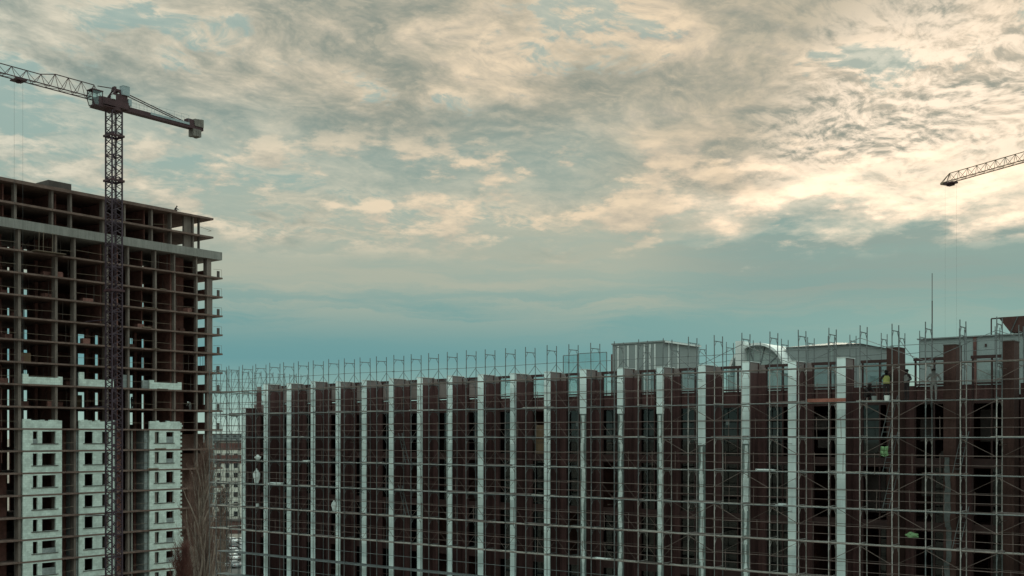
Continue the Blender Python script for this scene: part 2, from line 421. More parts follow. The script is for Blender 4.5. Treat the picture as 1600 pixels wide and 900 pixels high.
# inner walls, floor by floor; rear wall with openings
levels = [55.15] + ZK
HOLES = [(-24, -16), (-8, 3), (11.5, 15.5), (22.5, 25.5), (34.5, 45), (122, 134), (147, 154), (203, 213), (221.5, 225.5)]
REAR = 14.2
def blocked(t, qa, qb):
    # would a wall across the floor close off a rear opening as seen from the street side
    for a, b in HOLES:
        h = Tw(tT((a + b) / 2, REAR), REAR, 0)
        pa, pb = Tw(t, qa, 0), Tw(t, qb, 0)
        fa, fb = pa[0] * h[1] - pa[1] * h[0], pb[0] * h[1] - pb[1] * h[0]
        if fa * fb < 0: return True
    return False
hs = sorted((tT(a, REAR), tT(b, REAR)) for a, b in HOLES)
for k, z in enumerate(ZK):
    zt = levels[k] - 0.22 if k else 55.15
    low = z < 16
    prev = T0
    for j, (a, b) in enumerate(hs):
        BX(prev, a, REAR, REAR + .25, z, zt).build('rear_wall', M['inner'], tower)
        if low: BX(a, b, REAR + .02, REAR + .22, z, zt - .6).build('rear_wall', M['inner'], tower)
        elif j % 3 == 1 or rs.random() < .25:
            BX(a, b, REAR + .02, REAR + .22, z, z + rs.choice((.35, .8, 1.0))).build('rear_wall', M['aacdark'], tower)
        prev = b
    BX(prev, 33.1, REAR, REAR + .25, z, zt).build('rear_wall', M['inner'], tower)
    # end wall with its wide opening
    q0, q1 = 1.3, 4.0
    hi = 1.1 if k not in (7, 9, 12) else .9
    BX(32.9, 33.15, q1, REAR - .002, z, zt).build('end_wall', M['inner'], tower)
    BX(32.9, 33.15, q0, q1, z, z + hi * (1 if k < 10 else .95)).build('end_wall', M['inner'], tower)
    if k in (7, 10): BX(32.9, 33.15, 2.4, q1, z + hi, zt).build('end_wall', M['concrete'], tower)
    # walls across the floor
    for t, qa, qb in ((-9., 3.0, 9.), (-3.2, 4.0, 12.), (1.0, 7.5, 11.), (8.7, 2.6, 9.5), (15.3, 1.9, 8.6), (17.3, 1.0, 4.8), (22.2, 2.4, 8.0), (26.4, 1.4, 6.2)):
        if not (blocked(t, qa, qb) and 3 < k < 9): BX(t, t + .2, qa, qb, z, zt).build('inner_wall', M['inner'], tower)
    BX(26.6, 30.1, 3.3, 3.5, z, zt).build('inner_wall', M['inner'], tower)
    if k < 4: BX(18.95, 22.1, 8.1, 8.3, z, zt - rs.choice((0, .9))).build('inner_wall', M['inner'], tower)
    if k < 3: BX(9.0, 12.6, 9.2, 9.4, z, zt).build('inner_wall', M['inner'], tower)
    # balcony end: low return wall and rail at the corner
    BX(34.05, 34.5, .3, .42, z, z + 1.0).build('return_wall', M['sill'], tower)
    r = MB().tube((33.2, .12, z + 1.15), (34.75, .12, z + 1.22), .02).tube((34.72, .12, z), (34.72, .12, z + 1.22), .02)
    r.build('corner_rail', M['rail'], tower)
    # guard boards between columns on the open floors
    if k <= 8:
        for a, b in ((-9, -4), (-1.5, 2.4), (3.0, 7.5), (8.1, 10.2), (10.8, 15.1), (18.95, 23), (23.4, 26.2), (26.6, 30.2)):
            if rs.random() < .82:
                h = 1.0 + rs.uniform(-.25, .1)
                MB().tube((a, .5, z + h), (b, .5, z + h + rs.uniform(-.14, .14)), .03, 4).build('guard_rail', M['rail'], tower)
    if rs.random() < .5:
        a = rs.choice((4.0, 12.0, 20.5, 24.2)); BX(a, a + rs.uniform(.8, 1.6), .7, 1.5, z, z + rs.uniform(.3, .9)).build('block_pile', M['inner'], tower)

# pale block infill walls with window openings; the floors from k=8 down are walled
def infill(t0, t1, z0, z1, q, wins, toothed):
    """wins: list of (a, b, zb, zt, kind); returns the wall mesh with real openings"""
    m = MB(); xs = sorted({t0, t1, *[w[0] for w in wins], *[w[1] for w in wins]})
    for a, b in zip(xs, xs[1:]):
        w = next((w for w in wins if w[0] <= a + 1e-6 and w[1] >= b - 1e-6), None)
        if w is None: m.box(a, b, q, q + .3, z0, z1)
        else: m.box(a, b, q, q + .3, z0, w[2]); m.box(a, b, q, q + .3, w[3], z1)
    if toothed:
        n = int((z1 - z0) / .29); h = (z1 - z0) / n
        for j in range(n):
            if j % 2 == toothed % 2: m.box(t1, t1 + .3, q + .01, q + .29, z0 + j * h, z0 + (j + 1) * h)
    return m
A1 = (3.06, 8.5); A2 = (11.02, 16.45); A3 = (22.01, 27.2)
for k in range(8, 18):
    z0, z1 = ZK[k], ZK[k - 1] - .22
    wa, wb = z0 + .90, z0 + 2.50
    top = (k == 8)
    if top:                                         # the course being laid: a low wall with a ragged top
        for (a, b) in (A1, A2, A3):
            m = MB().box(a, b, .02, .32, z0, z0 + 1.0)
            x = a
            while x < b - .4:
                wdt = rs.uniform(.5, .7)
                if rs.random() < .75: m.box(x, min(x + wdt, b), .03, .31, z0 + 1.0, z0 + 1.0 + rs.choice((.06, .12, .2)))
                x += wdt
            if a == A3[0]:
                for j in range(3): m.box(b, b + .25 + .2 * (j == 1), .03, .31, z0 + .05 + j * .31, z0 + .3 + j * .31)
            m.build('block_wall', M['aac'], tower)
        continue
    w1 = [(tT(51.5), tT(59), wa, wb), (tT(66), tT(87.5), wa, wb)]
    w2 = [(tT(132.5), tT(145.5), wa, wb), (tT(145.5), tT(160), wa, wb), (tT(160), tT(171), wa, wb)]
    w3 = [(tT(242), tT(249), wa, wb), (tT(260), tT(271.5), wa, wb)]
    W = infill(*A1, z0, z1, .02, w1, 0).build('block_wall', M['aac'], tower)
    BX(tT(49), tT(91), -.06, .02, wa - .1, wa).build('sill', M['sill'], W)
    W = infill(*A2, z0, z1, .02, w2, 0).build('block_wall', M['aac'], tower)
    BX(w2[1][0], w2[1][1], .05, .25, wa, wb).build('window_infill', M['aac'], W)
    BX(tT(130), tT(172), -.06, .02, wa - .1, wa).build('sill', M['sill'], W)
    W = infill(*A3, z0, z1, .02, w3, k).build('block_wall', M['aac'], tower)
    if k > 12: BX(27.22, 27.2 + (k - 12) * .28, .05, .3, z0, z0 + 1.9 - .2 * (k % 3)).build('block_wall', M['aac'], tower)
    BX(tT(240.5), tT(273), -.06, .02, wa - .1, wa).build('sill', M['sill'], W)
    for (a_, b_) in ((w1[0][0], w1[0][1]), (w1[1][0], w1[1][1]), (w2[0][0], w2[0][1]), (w3[1][0], w3[1][1])):
        if rs.random() < .22: BX(a_ + .004, b_ - .004, .1, .28, wa + .004, wa + rs.choice((.3, .6, .9))).build('block_fill', M['aacdark'], tower)
    # loggia back walls behind the recesses, grey side returns
    BX(8.52, 10.54, 2.6, 2.8, z0, z1).build('loggia_wall', M['inner'], tower)
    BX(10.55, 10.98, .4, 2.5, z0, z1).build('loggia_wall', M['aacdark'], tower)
    BX(17.5, 18.6, 1.4, 1.6, z0, z1).build('loggia_wall', M['inner'], tower)
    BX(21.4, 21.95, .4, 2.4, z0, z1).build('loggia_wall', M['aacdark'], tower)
    MB().tube((8.6, .3, z0 + .9), (10.5, .3, z0 + 1.0 + rs.uniform(-.1, .15)), .03, 4).build('guard_rail', M['rail'], tower)
    MB().tube((19.5, .3, z0 + .9), (21.9, .3, z0 + .95), .03, 4).build('guard_rail', M['rail'], tower)
    BX(19.22, 19.42, .3, .6, z0, z1).build('column', M['band'], tower)
    BX(27.6, 32.9, 2.2, 2.4, z0, z1 - (.0 if k > 10 else .5)).build('inner_wall', M['brick'], tower)
    BX(21.0, 21.38, 2.45, 3.4, z0, z1).build('loggia_wall', M['inner'], tower)
    BX(-14, 2.4, 3.0, 3.2, z0, z1 - .002).build('inner_wall', M['inner'], tower) if k > 10 else None
k = 6                                                # three low walls two floors above the walled part
z0 = ZK[k]
for a, b, st in ((tT(36), tT(98), .35), (tT(124), tT(178), .95), (tT(234), tT(284), .3)):
    m = MB().box(a, b, .02, .3, z0, z0 + .95).box(a, a + .75, .03, .29, z0 + .95, z0 + .95 + st)
    m.box(b - .6, b, .03, .29, z0 + .95, z0 + 1.12)
    m.build('block_wall', M['aac'], tower)
BX(18.0, 19.2, .5, .75, z0, z0 + 1.85).build('block_wall', M['aacdark'], tower)
BX(21.0, 21.98, .3, .6, z0, z0 + 1.2).build('block_wall', M['aacdark'], tower)
# plywood hoards and a working platform slung under the band
BX(3.4, 5.2, 2.0, 2.1, ZK[5], ZK[5] + 1.3).build('plywood_sheet', M['ply'], tower)
BX(13.6, 15.0, 6.0, 6.1, ZK[7], ZK[7] + 1.9).build('plywood_sheet', M['ply'], tower)
BX(23.5, 25.0, 3.2, 3.3, ZK[6], ZK[6] + 1.3).build('plywood_sheet', M['ply'], tower)
MB().box(4.3, 8.6, -.9, .2, ZK[0] + .05, ZK[0] + .13).build('work_platform', M['rail'], tower)
for t in (5.0, 5.6, 6.9, 7.3): MB().tube((t, -.4, ZK[0] + .1), (t + .1, -.3, 55.2), .035, 4).build('platform_prop', M['rail'], tower)

# steel props, pallets and edge planks left about on the open floors
pr_me = MB().tube((0, 0, 0), (0, 0, 2.69), .035, 5).mesh('prop', M['sill'])
pal_me = MB().box(0, 1.2, 0, .9, 0, .14).box(.05, 1.1, .05, .85, .14, .75).mesh('pallet', M['inner'])
for n_ in range(120):
    k = rs.randrange(0, 8); t = rs.uniform(-12, 32); put(pr_me, 'prop', tower, (t, rs.uniform(.9, 4.5), ZK[k] - .002))
for n_ in range(34):
    k = rs.randrange(0, 9); put(pal_me, 'pallet', tower, (rs.uniform(-10, 31), rs.uniform(.6, 3.5), ZK[k]), rs.uniform(-.3, .3))
for k in range(0, 18):
    a = rs.uniform(28, 33.4); MB().box(a, 34.84 + rs.uniform(.05, .35), .2, .5, ZK[k] + .002, ZK[k] + .06).build('edge_plank', M['rail'], tower)
    if rs.random() < .7: MB().box(a - 8, a - 8 + rs.uniform(1, 3), -.12, .1, ZK[k] + .002, ZK[k] + rs.uniform(.05, .2)).build('edge_plank', M['rail'], tower)
# slanting formwork beams left at the top floor
for t in (19.2, 24.0): MB().tube((t, 2.0, 59.3), (t + 3.0, 2.4, 59.7), .06, 4).build('formwork_beam', M['rail'], tower)
MB().tube((31.4, 1.0, 59.9), (33.2, .6, 59.5), .03, 4).tube((33.2, .6, 59.5), (32.5, .5, 59.3), .03, 4).build('corner_rail', M['rail'], tower)

# ------------------------------------------------------------------ long building behind the scaffold
longb = empty('long_building', (RO[0], RO[1], 0), RZ)
tag(longb, 'long low building with pale upright fins behind the scaffold', 'building')
def ragged_strip(x0, x1, z0, z1, rr, top=True):
    """irregular strip of adhesive: outline walked up one side and down the other"""
    n = max(3, int((z1 - z0) / .17)); L, Rr = [], []
    a, b = x0 + .12, x1 - .14
    for j in range(n + 1):
        z = z0 + (z1 - z0) * j / n
        a = min(max(a + rr.uniform(-.035, .035), x0 + .05), x0 + .19); b = min(max(b + rr.uniform(-.035, .035), x1 - .2), x1 - .05)
        L.append((a, z)); Rr.append((b, z))
    return L + Rr[::-1]
PF, PW, PD = 1.4, 0.48, 1.25               # fin front plane, width, depth
BWL = PF + PD                              # plane of the recessed wall
fins = list(range(-18, 6))                 # stations -0.74 + 3 k
fs = {k: -0.74 + 3.0 * k for k in fins}
fs[1], fs[2], fs[3] = 2.15, 5.25, 8.25
END = fs[5] + 0.8
LEFT = fs[-18]
ROOF = 30.3
SLABS = [ROOF - 3.6 * i for i in range(9)]
for i, z in enumerate(SLABS):
    BX(LEFT + .1, END, BWL + .12, 18, z - .35, z).build('slab' if i else 'roof_slab', M['brown'], longb)
BX(LEFT - .02, LEFT + .25, BWL + .1, 18.2, -.2, 30.9).build('end_wall', M['panel'], longb)
BX(END - .2, END + .05, PF, 18.2, -.2, 30.9).build('end_wall', M['panel'], longb)
# rear wall with a slit of clerestory windows on the top storey
BX(LEFT + .26, END - .2, 18, 18.25, -.2, 28.95).build('rear_wall', M['inner'], longb)
BX(LEFT + .26, END - .2, 18, 18.25, 29.3, 30.9).build('rear_wall', M['inner'], longb)
x = LEFT + .26
rl = random.Random(5)
for a, b in ((-32.2, -31.1), (-30.6, -30.2), (-27.6, -27.0), (-26.2, -25.2), (-22.8, -22.1), (-19.6, -19.1), (-16.3, -15.9), (-12.4, -11.6)):
    BX(x, a, 18.01, 18.24, 28.95, 29.3).build('rear_wall', M['inner'], longb); x = b
BX(x, END - .2, 18.01, 18.24, 28.95, 29.3).build('rear_wall', M['inner'], longb)
# inner partitions
for i in range(0, 5):
    z1, z0 = SLABS[i] - .35, SLABS[i + 1]
    for k in range(-17, 5):
        if k % 2 == 0 or i > 1:
            BX(fs[k] + .15, fs[k] + .35, BWL + .3, 9 + 4 * ((k * 7 + i) % 3 == 0), z0, z1).build('partition', M['inner'], longb)
    if i: BX(LEFT + .3, END - .25, 9.5, 9.7, z0, z1).build('partition', M['inner'], longb)

RAG = {-6: 28.9, -5: 28.9, -4: 28.9, -3: 26.7, -2: 26.6}
ZT = 32.55                                  # top of the fins
board_me = {}
for k in fins:
    s = fs[k]
    if k >= 1:                              # bare brown piers at the right-hand end
        w, top = (.66, 33.0) if k < 3 else (.6, 33.05)
        P = BX(s, s + w, PF - .05, PF + 1.05, -.2, top).build('pier', M['pier'], longb)
        BX(s - .02, s + w + .02, PF - .07, PF + 1.07, top, top + .05).build('pier_cap', M['sill'], P)
        if k == 2:
            zz = 26.9
            while zz > 18: MB().prism(ragged_strip(s - .02, s + .50, zz - 1.9, zz, random.Random(int(zz * 10))), 'y', PF - .075, PF - .048).build('render_coat', M['greycoat'], P); zz -= 1.9
        BX(s + .1, s + w - .1, PF + 1.05, BWL + .2, -.2, 32.3).build('pier_web', M['pier'], longb)
        continue
    top = 30.55 if k == -18 else ZT + random.Random(k).uniform(-.07, .05)
    Fn = BX(s, s + PW, PF + .08, BWL + .2, -.2, top).build('fin', M['brown' if k not in RAG else 'brown'], longb)
    BX(s - .02, s + PW + .05, PF - .02, BWL + .22, top, top + .04).build('coping', M['white'], Fn)
    if k > -18: BX(s + PW, s + PW + .012, PF + .08, BWL - .06, 31.95, top - .002).build('fin_flashing', M['panel'], Fn)
    zb = top
    rr = random.Random(k * 11 + 5)
    lim = RAG.get(k, -1)
    j = 0
    while zb > 19.0:
        h = 1.0
        if zb - h < lim: break
        key = round(h, 2)
        if key not in board_me: board_me[key] = [BX(-.012, PW + .006, 0, .08, 0, h - .012).mesh('cladding_board', M[m_]) for m_ in ('board', 'board2')]
        put(board_me[key][rr.random() < .22], 'cladding_board', Fn, (s, PF + rr.uniform(-.006, .006), zb - h))
        zb -= h; j += 1
    if k in RAG:
        BX(s + .005, s + PW - .005, PF + .05, PF + .079, 8, zb).build('grey_coat', M['grout'], Fn)
        z = zb - .1
        while z > 18:
            z2 = z - rr.uniform(1.7, 2.1)
            MB().prism(ragged_strip(s, s + PW, z2, z, rr), 'y', PF + .02, PF + .052).build('adhesive_coat', M['ragged'], Fn)
            z = z2 + .01
        BX(s, s + PW, PF, PF + .079, -.2, 8).build('cladding_board', M['board'], Fn)
    else:
        BX(s - .01, s + PW + .005, PF, PF + .08, -.2, zb - .012).build('cladding_board', M['board'], Fn)

# recessed wall: panel beside each fin, then a window bay with posts, transoms and panes
ks = [k for k in fins if k < 5]
for k in ks:
    a = fs[k] + (PW if k < 1 else .62); b = fs[k + 1]
    Wp = BX(a, a + .5, BWL, BWL + .18, -.2, 31.95 if k < 0 else 30.9).build('wall_panel', M['brown'], longb)
    if k < 0: BX(a + .06, a + .5, BWL + .005, BWL + .17, 31.952, 32.47).build('panel_head', M['panel'], Wp)
    gl, gr = a + .5, b
    if k <= -18: gl = a + 1.2
    Wd = MB()
    for x in (gl + .05, (gl + gr) / 2 + .1, gr - .06): Wd.box(x - .045, x + .045, BWL + .02, BWL + .14, 8.0, 32.3)
    Wd.box(gl - .05, gr, BWL - .01, BWL + .16, 32.30, 32.47)
    for z in (30.95, 29.9): Wd.box(gl, gr, BWL + .03, BWL + .13, z - .05, z + .05)
    for z in SLABS[1:7]:
        Wd.box(gl, gr, BWL + .015, BWL + .135, z - .4, z + .12)
        Wd.box(gl, gr, BWL + .03, BWL + .13, z + 1.15, z + 1.22)
    Fr = Wd.build('window_frame', M['frame'], longb)
    BX(gl, gr, BWL + .16, BWL + .36, -.2, 8.0).build('spandrel', M['brown'], longb)
    BX(gl, gr, BWL + .14, BWL + .3, 29.95, 30.85).build('spandrel', M['brown'], longb)
    mid = (gl + gr) / 2 + .1
    for x0, x1 in ((gl + .1, mid - .05), (mid + .05, gr - .11)):
        if x1 - x0 < .1: continue
        if k < 1: BX(x0, x1, BWL + .07, BWL + .082, 31.0, 32.29).build('pane', M['panel' if (k < -9 and x0 < mid) or k < -14 else 'glass'], Fr)
        for i in range(5):
            z0, z1 = SLABS[i + 1] + .12, SLABS[i] - .4
            if rl.random() < (.8 if k < -1 else .2): BX(x0, x1, BWL + .07, BWL + .082, z0, z1).build('pane', M['dglass'], Fr)
# plywood closing one opening, grey boards in others
BX(sR(833, BWL), sR(849, BWL), BWL + .3, BWL + .33, zR(840, 712, BWL), zR(840, 664, BWL)).build('plywood_sheet', M['ply'], longb)
for px0, px1, y0, y1 in ((1352, 1372, 655, 690), (1438, 1462, 655, 690), (1470, 1486, 705, 800), (1050, 1076, 655, 675), (1052, 1078, 688, 706), (1270, 1292, 650, 672), (1278, 1300, 685, 700), (1352, 1384, 735, 800), (1440, 1470, 740, 775), (1532, 1556, 640, 690)):
    q = BWL + 2.0
    BX(sR(px0, q), sR(px1, q), q, q + .05, zR(px0, y1, q), zR(px0, y0, q)).build('plaster_board', M['drywall'], longb)
# warm work lights in two rooms
for sx, z in ((-26.6, 29.8), (-20.6, 29.8)):
    BX(sx, sx + 1.2, 6.0, 6.12, z, z + .06).build('ceiling_lamp', M['lamp'], longb)

# roof-top structures
def roofbox(name, p0, p1, yl, q, depth, m, base=ROOF, top=None):
    s0, s1 = sR(p0, q), sR(p1, q); zt = zR(p0, yl, q) if top is None else top
    return BX(s0, s1, q, q + depth, base - .02, zt).build(name, m, longb), s0, s1, zt
cab, s0, s1, zt = roofbox('roof_cabin', 957, 1037, 539, 6.0, 5.0, M['cladding'])
for px in (966, 974.5, 981.5, 994, 1007, 1016, 1023.5):
    s = sR(px, 6.0); BX(s - .05, s + .05, 5.965, 5.998, ROOF, zt - .1).build('batten', M['white'], cab)
BX(s0 - .05, s1 + .12, 5.92, 11.2, zt, zt + .1).build('cabin_roof', M['cladding'], cab)
BX(s1 + .1, s1 + .2, 5.95, 11.1, zt - .05, zt + .06).build('fascia', M['white'], cab)
for q in (6.6, 7.9, 9.4): BX(s1, s1 + .035, q, q + .12, ROOF, zt).build('batten', M['white'], cab)
BX(s0 - .9, s0, 7.2, 9.5, ROOF, zt - .55).build('side_lean_to', M['hopper'], cab)
# glass screens either side of the cabin
for p0, p1, yt in ((880, 902, 556), (904, 948, 553)):
    s0, s1 = sR(p0, 4.2), sR(p1, 4.2); z1 = zR(p0, yt, 4.2)
    sc = BX(s0 + .04, s1 - .04, 4.2, 4.215, ROOF + .1, z1).build('glass_screen', M['glass'], longb)
    MB().tube((s0, 4.2, ROOF), (s0, 4.2, z1), .03).tube((s1, 4.2, ROOF), (s1, 4.2, z1), .03).tube((s0, 4.2, z1 + .02), (s1, 4.2, z1 + .02), .025).build('screen_frame', M['steel'], sc)
# barrel vault rooflight
vq, vc, vr = 6.5, sR(1181, 6.5), 2.05
vz = zR(1190, 535, vq) - vr
arc = [(vc + vr * math.cos(R(a)), vz + vr * math.sin(R(a))) for a in range(0, 181, 10)]
inn = [(vc + (vr - .16) * math.cos(R(a)), vz + (vr - .16) * math.sin(R(a))) for a in range(180, -1, -10)]
va = MB().prism(arc + inn, 'y', vq, vq + 5.0).build('barrel_vault', M['white'], longb)
MB().prism([(vc + (vr - .17) * math.cos(R(a)), vz + (vr - .17) * math.sin(R(a))) for a in range(0, 181, 10)], 'y', vq + .35, vq + .45).build('end_glazing', M['poly'], va)
for a in (40, 75, 110, 145): MB().tube((vc, vq + .32, vz), (vc + (vr - .2) * math.cos(R(a)), vq + .32, vz + (vr - .2) * math.sin(R(a))), .03).build('glazing_bar', M['steel'], va)
BX(vc - vr, vc + vr, vq, vq + 5, ROOF, vz).build('vault_kerb', M['poly'], va)
MB().box(sR(1149, 6.2), sR(1160, 6.2), 6.2, 7.2, ROOF, zR(1150, 533, 6.2)).build('duct_box', M['white'], longb)
# plant rooms
pr, s0, s1, zt = roofbox('plant_room', 1228, 1342, 543, 8.0, 6.0, M['cladding'])
rf = MB(); cx, cy = s0 + (s1 - s0) * .45, 11.0
rf.v = [(s0 - .15, 7.85, zt), (s1 + .15, 7.85, zt), (s1 + .15, 14.2, zt), (s0 - .15, 14.2, zt), (cx, cy, zt + .42)]
rf.f = [(0, 1, 4), (1, 2, 4), (2, 3, 4), (3, 0, 4), (3, 2, 1, 0)]
rf.build('hipped_roof', M['cladding'], pr)
for px in (1262, 1300): BX(sR(px, 8) - .04, sR(px, 8) + .04, 7.97, 7.998, ROOF, zt - .05).build('batten', M['poly'], pr)
wh, s0, s1, zt = roofbox('white_plant_room', 1436, 1600, 530, 9.0, 6.0, M['plant'], top=zR(1436, 531, 9.0))
bx2 = BX(s1 + .01, s1 + 4, 9.0, 15, ROOF, zt).build('white_plant_room', M['plant'], longb)
BX(sR(1521, 9) , sR(1526, 9), 8.93, 8.998, ROOF, zt + .03).build('gap_shade_strip', M['hopper'], wh)  # dark strip on the wall, its colour standing in for a shaded gap
BX(sR(1539, 9), sR(1542, 9), 8.95, 8.998, zt - .62, zt - .45).build('vent', M['frame'], wh)
BX(s0 - .1, s1 + 3.9, 8.88, 15.1, zt + .001, zt + .07).build('roof_edge', M['cladding'], wh)
# rusty hopper over it, carried on a frame
hq = 9.6; h0, h1 = sR(1560, hq), sR(1640, hq); hz0, hz1 = zt + .25, zR(1575, 495, hq)
hp = MB(); hp.v = [(h0 + .55, hq + .5, hz0), (h1 - .5, hq + .5, hz0), (h1 - .5, hq + 2.5, hz0), (h0 + .55, hq + 2.5, hz0), (h0, hq, hz1), (h1, hq, hz1), (h1, hq + 3, hz1), (h0, hq + 3, hz1)]
hp.f = [(0, 1, 5, 4), (1, 2, 6, 5), (2, 3, 7, 6), (3, 0, 4, 7), (0, 3, 2, 1), (4, 5, 6, 7)]
H = hp.build('hopper', M['hopper'], longb)
for x in (h0 + .6, h0 + 1.6, h1 - .6): MB().tube((x, hq + .45, zt), (x, hq + .45, hz0 + .1), .04).tube((x, hq + .4, hz0), (x + .5, hq - .02, hz1), .03).build('hopper_leg', M['steel'], H)
px_ = sR(1549, hq); MB().tube((px_, hq, zt), (px_, hq, hz1 - .05), .045).tube((px_, hq, hz1 - .05), (h0 + .2, hq, hz1 - .05), .045).build('vent_pipe', M['frame'], H)
# aerial
aq = 6.0; ax_ = sR(1456.5, aq)
A = MB().tube((ax_, aq, ROOF), (ax_, aq, zR(1456, 470, aq)), .035, 6).tube((ax_, aq, zR(1456, 470, aq)), (ax_, aq, zR(1456, 427, aq)), .02, 5).build('aerial_pole', M['frame'], longb)
# low white parapet rail and clutter seen through the open top storey at the right end
BX(fs[0] + .6, END - .3, 14.0, 14.3, ROOF, zR(1450, 603, 14)).build('rear_upstand', M['panel'], longb)
BX(fs[0] + .6, END - .3, 13.9, 14.4, zR(1450, 603, 14), zR(1450, 597, 14)).build('rear_rail', M['white'], longb)
for px, w_, y0, q in ((1352, 1.4, 588, 10), (1445, 1.1, 586, 11), (1513, 2.2, 560, 12), (1530, .9, 578, 8)):
    s = sR(px, q); BX(s, s + w_, q, q + 1.2, ROOF, zR(px, y0, q)).build('roof_unit', M['grout'], longb)

# ------------------------------------------------------------------ scaffold on the long front
scaf = empty('facade_scaffold', (RO[0], RO[1], 0), RZ)
tag(scaf, 'grey tubular frame scaffold with decks covering the long front', 'scaffold')
SD = 1.1; PITCH = 1.8
st = [-0.68 + PITCH * i for i in range(-31, 8)]
LV = [32.0 - 2.0 * i for i in range(7)]             # deck levels in view
def frame_mesh(top, mt='steel'):
    m = MB(); h = 2.22 if top else 2.0
    m.tube((0, 0, 0), (0, 0, h), .031).tube((0, SD, 0), (0, SD, h), .031)
    m.tube((0, 0, 1.86), (0, SD, 1.86), .028)
    for a, b in ((0, .28), (SD, SD - .28)): m.tube((0, a, 1.5), (0, b, 1.86), .018)
    if not top: m.tube((0, 0, .06), (0, SD, .06), .02)
    for y in (0, SD): m.tube((0, y, .98), (0, y, 1.04), .042).tube((0, y, .02), (0, y, .1), .042)
    return m.mesh('frame', M[mt])
f_top, f_std, f_bright = frame_mesh(True), frame_mesh(False), frame_mesh(False, 'steel_bright')
deck_me = [BX(0.02, PITCH - .02, .04 + o, .70, -.05 - o * .2, 0).mesh('deck', M['deck']) for o in (0.0, .05)]
rs2 = random.Random(21)
for i, s in enumerate(st):
    put(f_top, 'frame', scaf, (s, rs2.uniform(-.02, .02), 32.0 + (0 if i % 4 else .03))).rotation_euler = (R(rs2.uniform(-.7, .7)), R(rs2.uniform(-.7, .7)), 0)
    for z in LV[1:]:
        put(f_bright if s > -14 and rs2.random() < .85 else f_std, 'frame', scaf, (s, rs2.uniform(-.015, .015), z)).rotation_euler = (0, R(rs2.uniform(-.4, .4)), 0)
for i, s in enumerate(st[:-1]):
    for z in LV:
        o = put(deck_me[rs2.random() < .3], 'deck', scaf, (s, 0, z + rs2.uniform(-.012, .012)))
        o.rotation_euler = (0, R(rs2.uniform(-.35, .35)), 0)
# long ledgers and guard rails, each tube spanning three bays
for z in LV:
    for i in range(0, len(st) - 1, 3):
        a, b = st[i], st[min(i + 3, len(st) - 1)]
        for h, r in ((1.0, .017), (.5, .014)):
            if h == .5 and z == 32.0: continue
            MB().tube((a - .1, -.03, z + h + rs2.uniform(-.04, .04)), (b + .1, -.03, z + h + rs2.uniform(-.04, .04)), r).build('guard_rail', M['steel' if z == 32 else 'steel_rust'], scaf)
        if z < 32: MB().tube((a, SD + .03, z + 1.0 + rs2.uniform(-.05, .05)), (b, SD + .03, z + 1.0 + rs2.uniform(-.05, .05)), .016).build('guard_rail', M['steel_rust'], scaf)
        MB().tube((a - .05, -.002, z - .03), (b + .05, -.002, z - .03), .024).build('ledger', M['steel_rust' if z < 24 or z == 32 else 'steel'], scaf)
# braces
zig, zigr = [MB().tube((0, 0, 1.0), (PITCH / 2, 0, .02), r_, 4).tube((PITCH / 2, 0, .02), (PITCH, 0, 1.0), r_, 4).mesh('brace', M[m_]) for r_, m_ in ((.017, 'steel'), (.012, 'steel_rust'))]
dia = [MB().tube((0, 0, 1.92), (PITCH, 0, .98), .018, 4).mesh('brace', M['steel_rust']), MB().tube((0, 0, .98), (PITCH, 0, 1.92), .018, 4).mesh('brace', M['steel_rust'])]
dia_top = [MB().tube((0, 0, 1.55), (2 * PITCH, 0, .1), .02, 4).mesh('brace', M['steel']), MB().tube((0, 0, .1), (2 * PITCH, 0, 1.55), .02, 4).mesh('brace', M['steel'])]
for i, s in enumerate(st[:-1]):
    right = s > -13
    for j, z in enumerate(LV):
        y = SD + .03 if not right else (-.02 if (i + j) % 3 else SD + .02)
        if z == 32.0:
            if right:
                if i % 2 == 0 and i < len(st) - 2: put(dia_top[(i // 2) % 2], 'brace', scaf, (s, 0.02, z))
            else: put(zig, 'brace', scaf, (s, SD - .04, z))
        elif right:
            if rs2.random() < .85: put(dia[(i + j) % 2], 'brace', scaf, (s, y, z))
        elif rs2.random() < .8: put(zigr, 'brace', scaf, (s, y, z))
# short guard posts between the frames and loose planks laid along the decks
post = MB().tube((0, 0, -.1), (0, 0, 1.12), .016, 4).mesh('guard_post', M['steel_rust'])
for i, s in enumerate(st[:-1]):
    for z in LV[1:]:
        if rs2.random() < .55: put(post, 'guard_post', scaf, (s + PITCH / 2 + rs2.uniform(-.2, .2), -.01, z)).rotation_euler = (0, R(rs2.uniform(-2, 2)), 0)
planks = [BX(-1.2, 1.2, 0, .2, 0, h_).mesh('loose_plank', M[m_]) for m_, h_ in (('deck', .05), ('drywall', .09), ('sill', .05), ('steel_rust', .07))]
for n_ in range(60):
    s, z = rs2.choice(st[1:-2]), rs2.choice(LV[1:])
    put(planks[rs2.choice((0, 0, 1, 1, 2, 3))], 'loose_plank', scaf, (s + .9, rs2.uniform(0.045, .3), z + .003)).rotation_euler = (0, R(rs2.uniform(-.8, .8)), R(rs2.uniform(-3, 3)))
# the lifts below, down to the ground
lo = MB()
for s in st:
    for y in (0, SD):
        lo.tube((s, y, 0.0), (s, y, 20.0), .026, 4)
for i in range(10):
    z = 2.0 * i
    if i: lo.box(st[0], st[-1], .05, SD - .05, z - .05, z)
    lo.tube((st[0], -.03, z + 1), (st[-1], -.03, z + 1), .02, 4)
tag(lo.build('lower_lifts', M['steel'], scaf), kind='stuff')
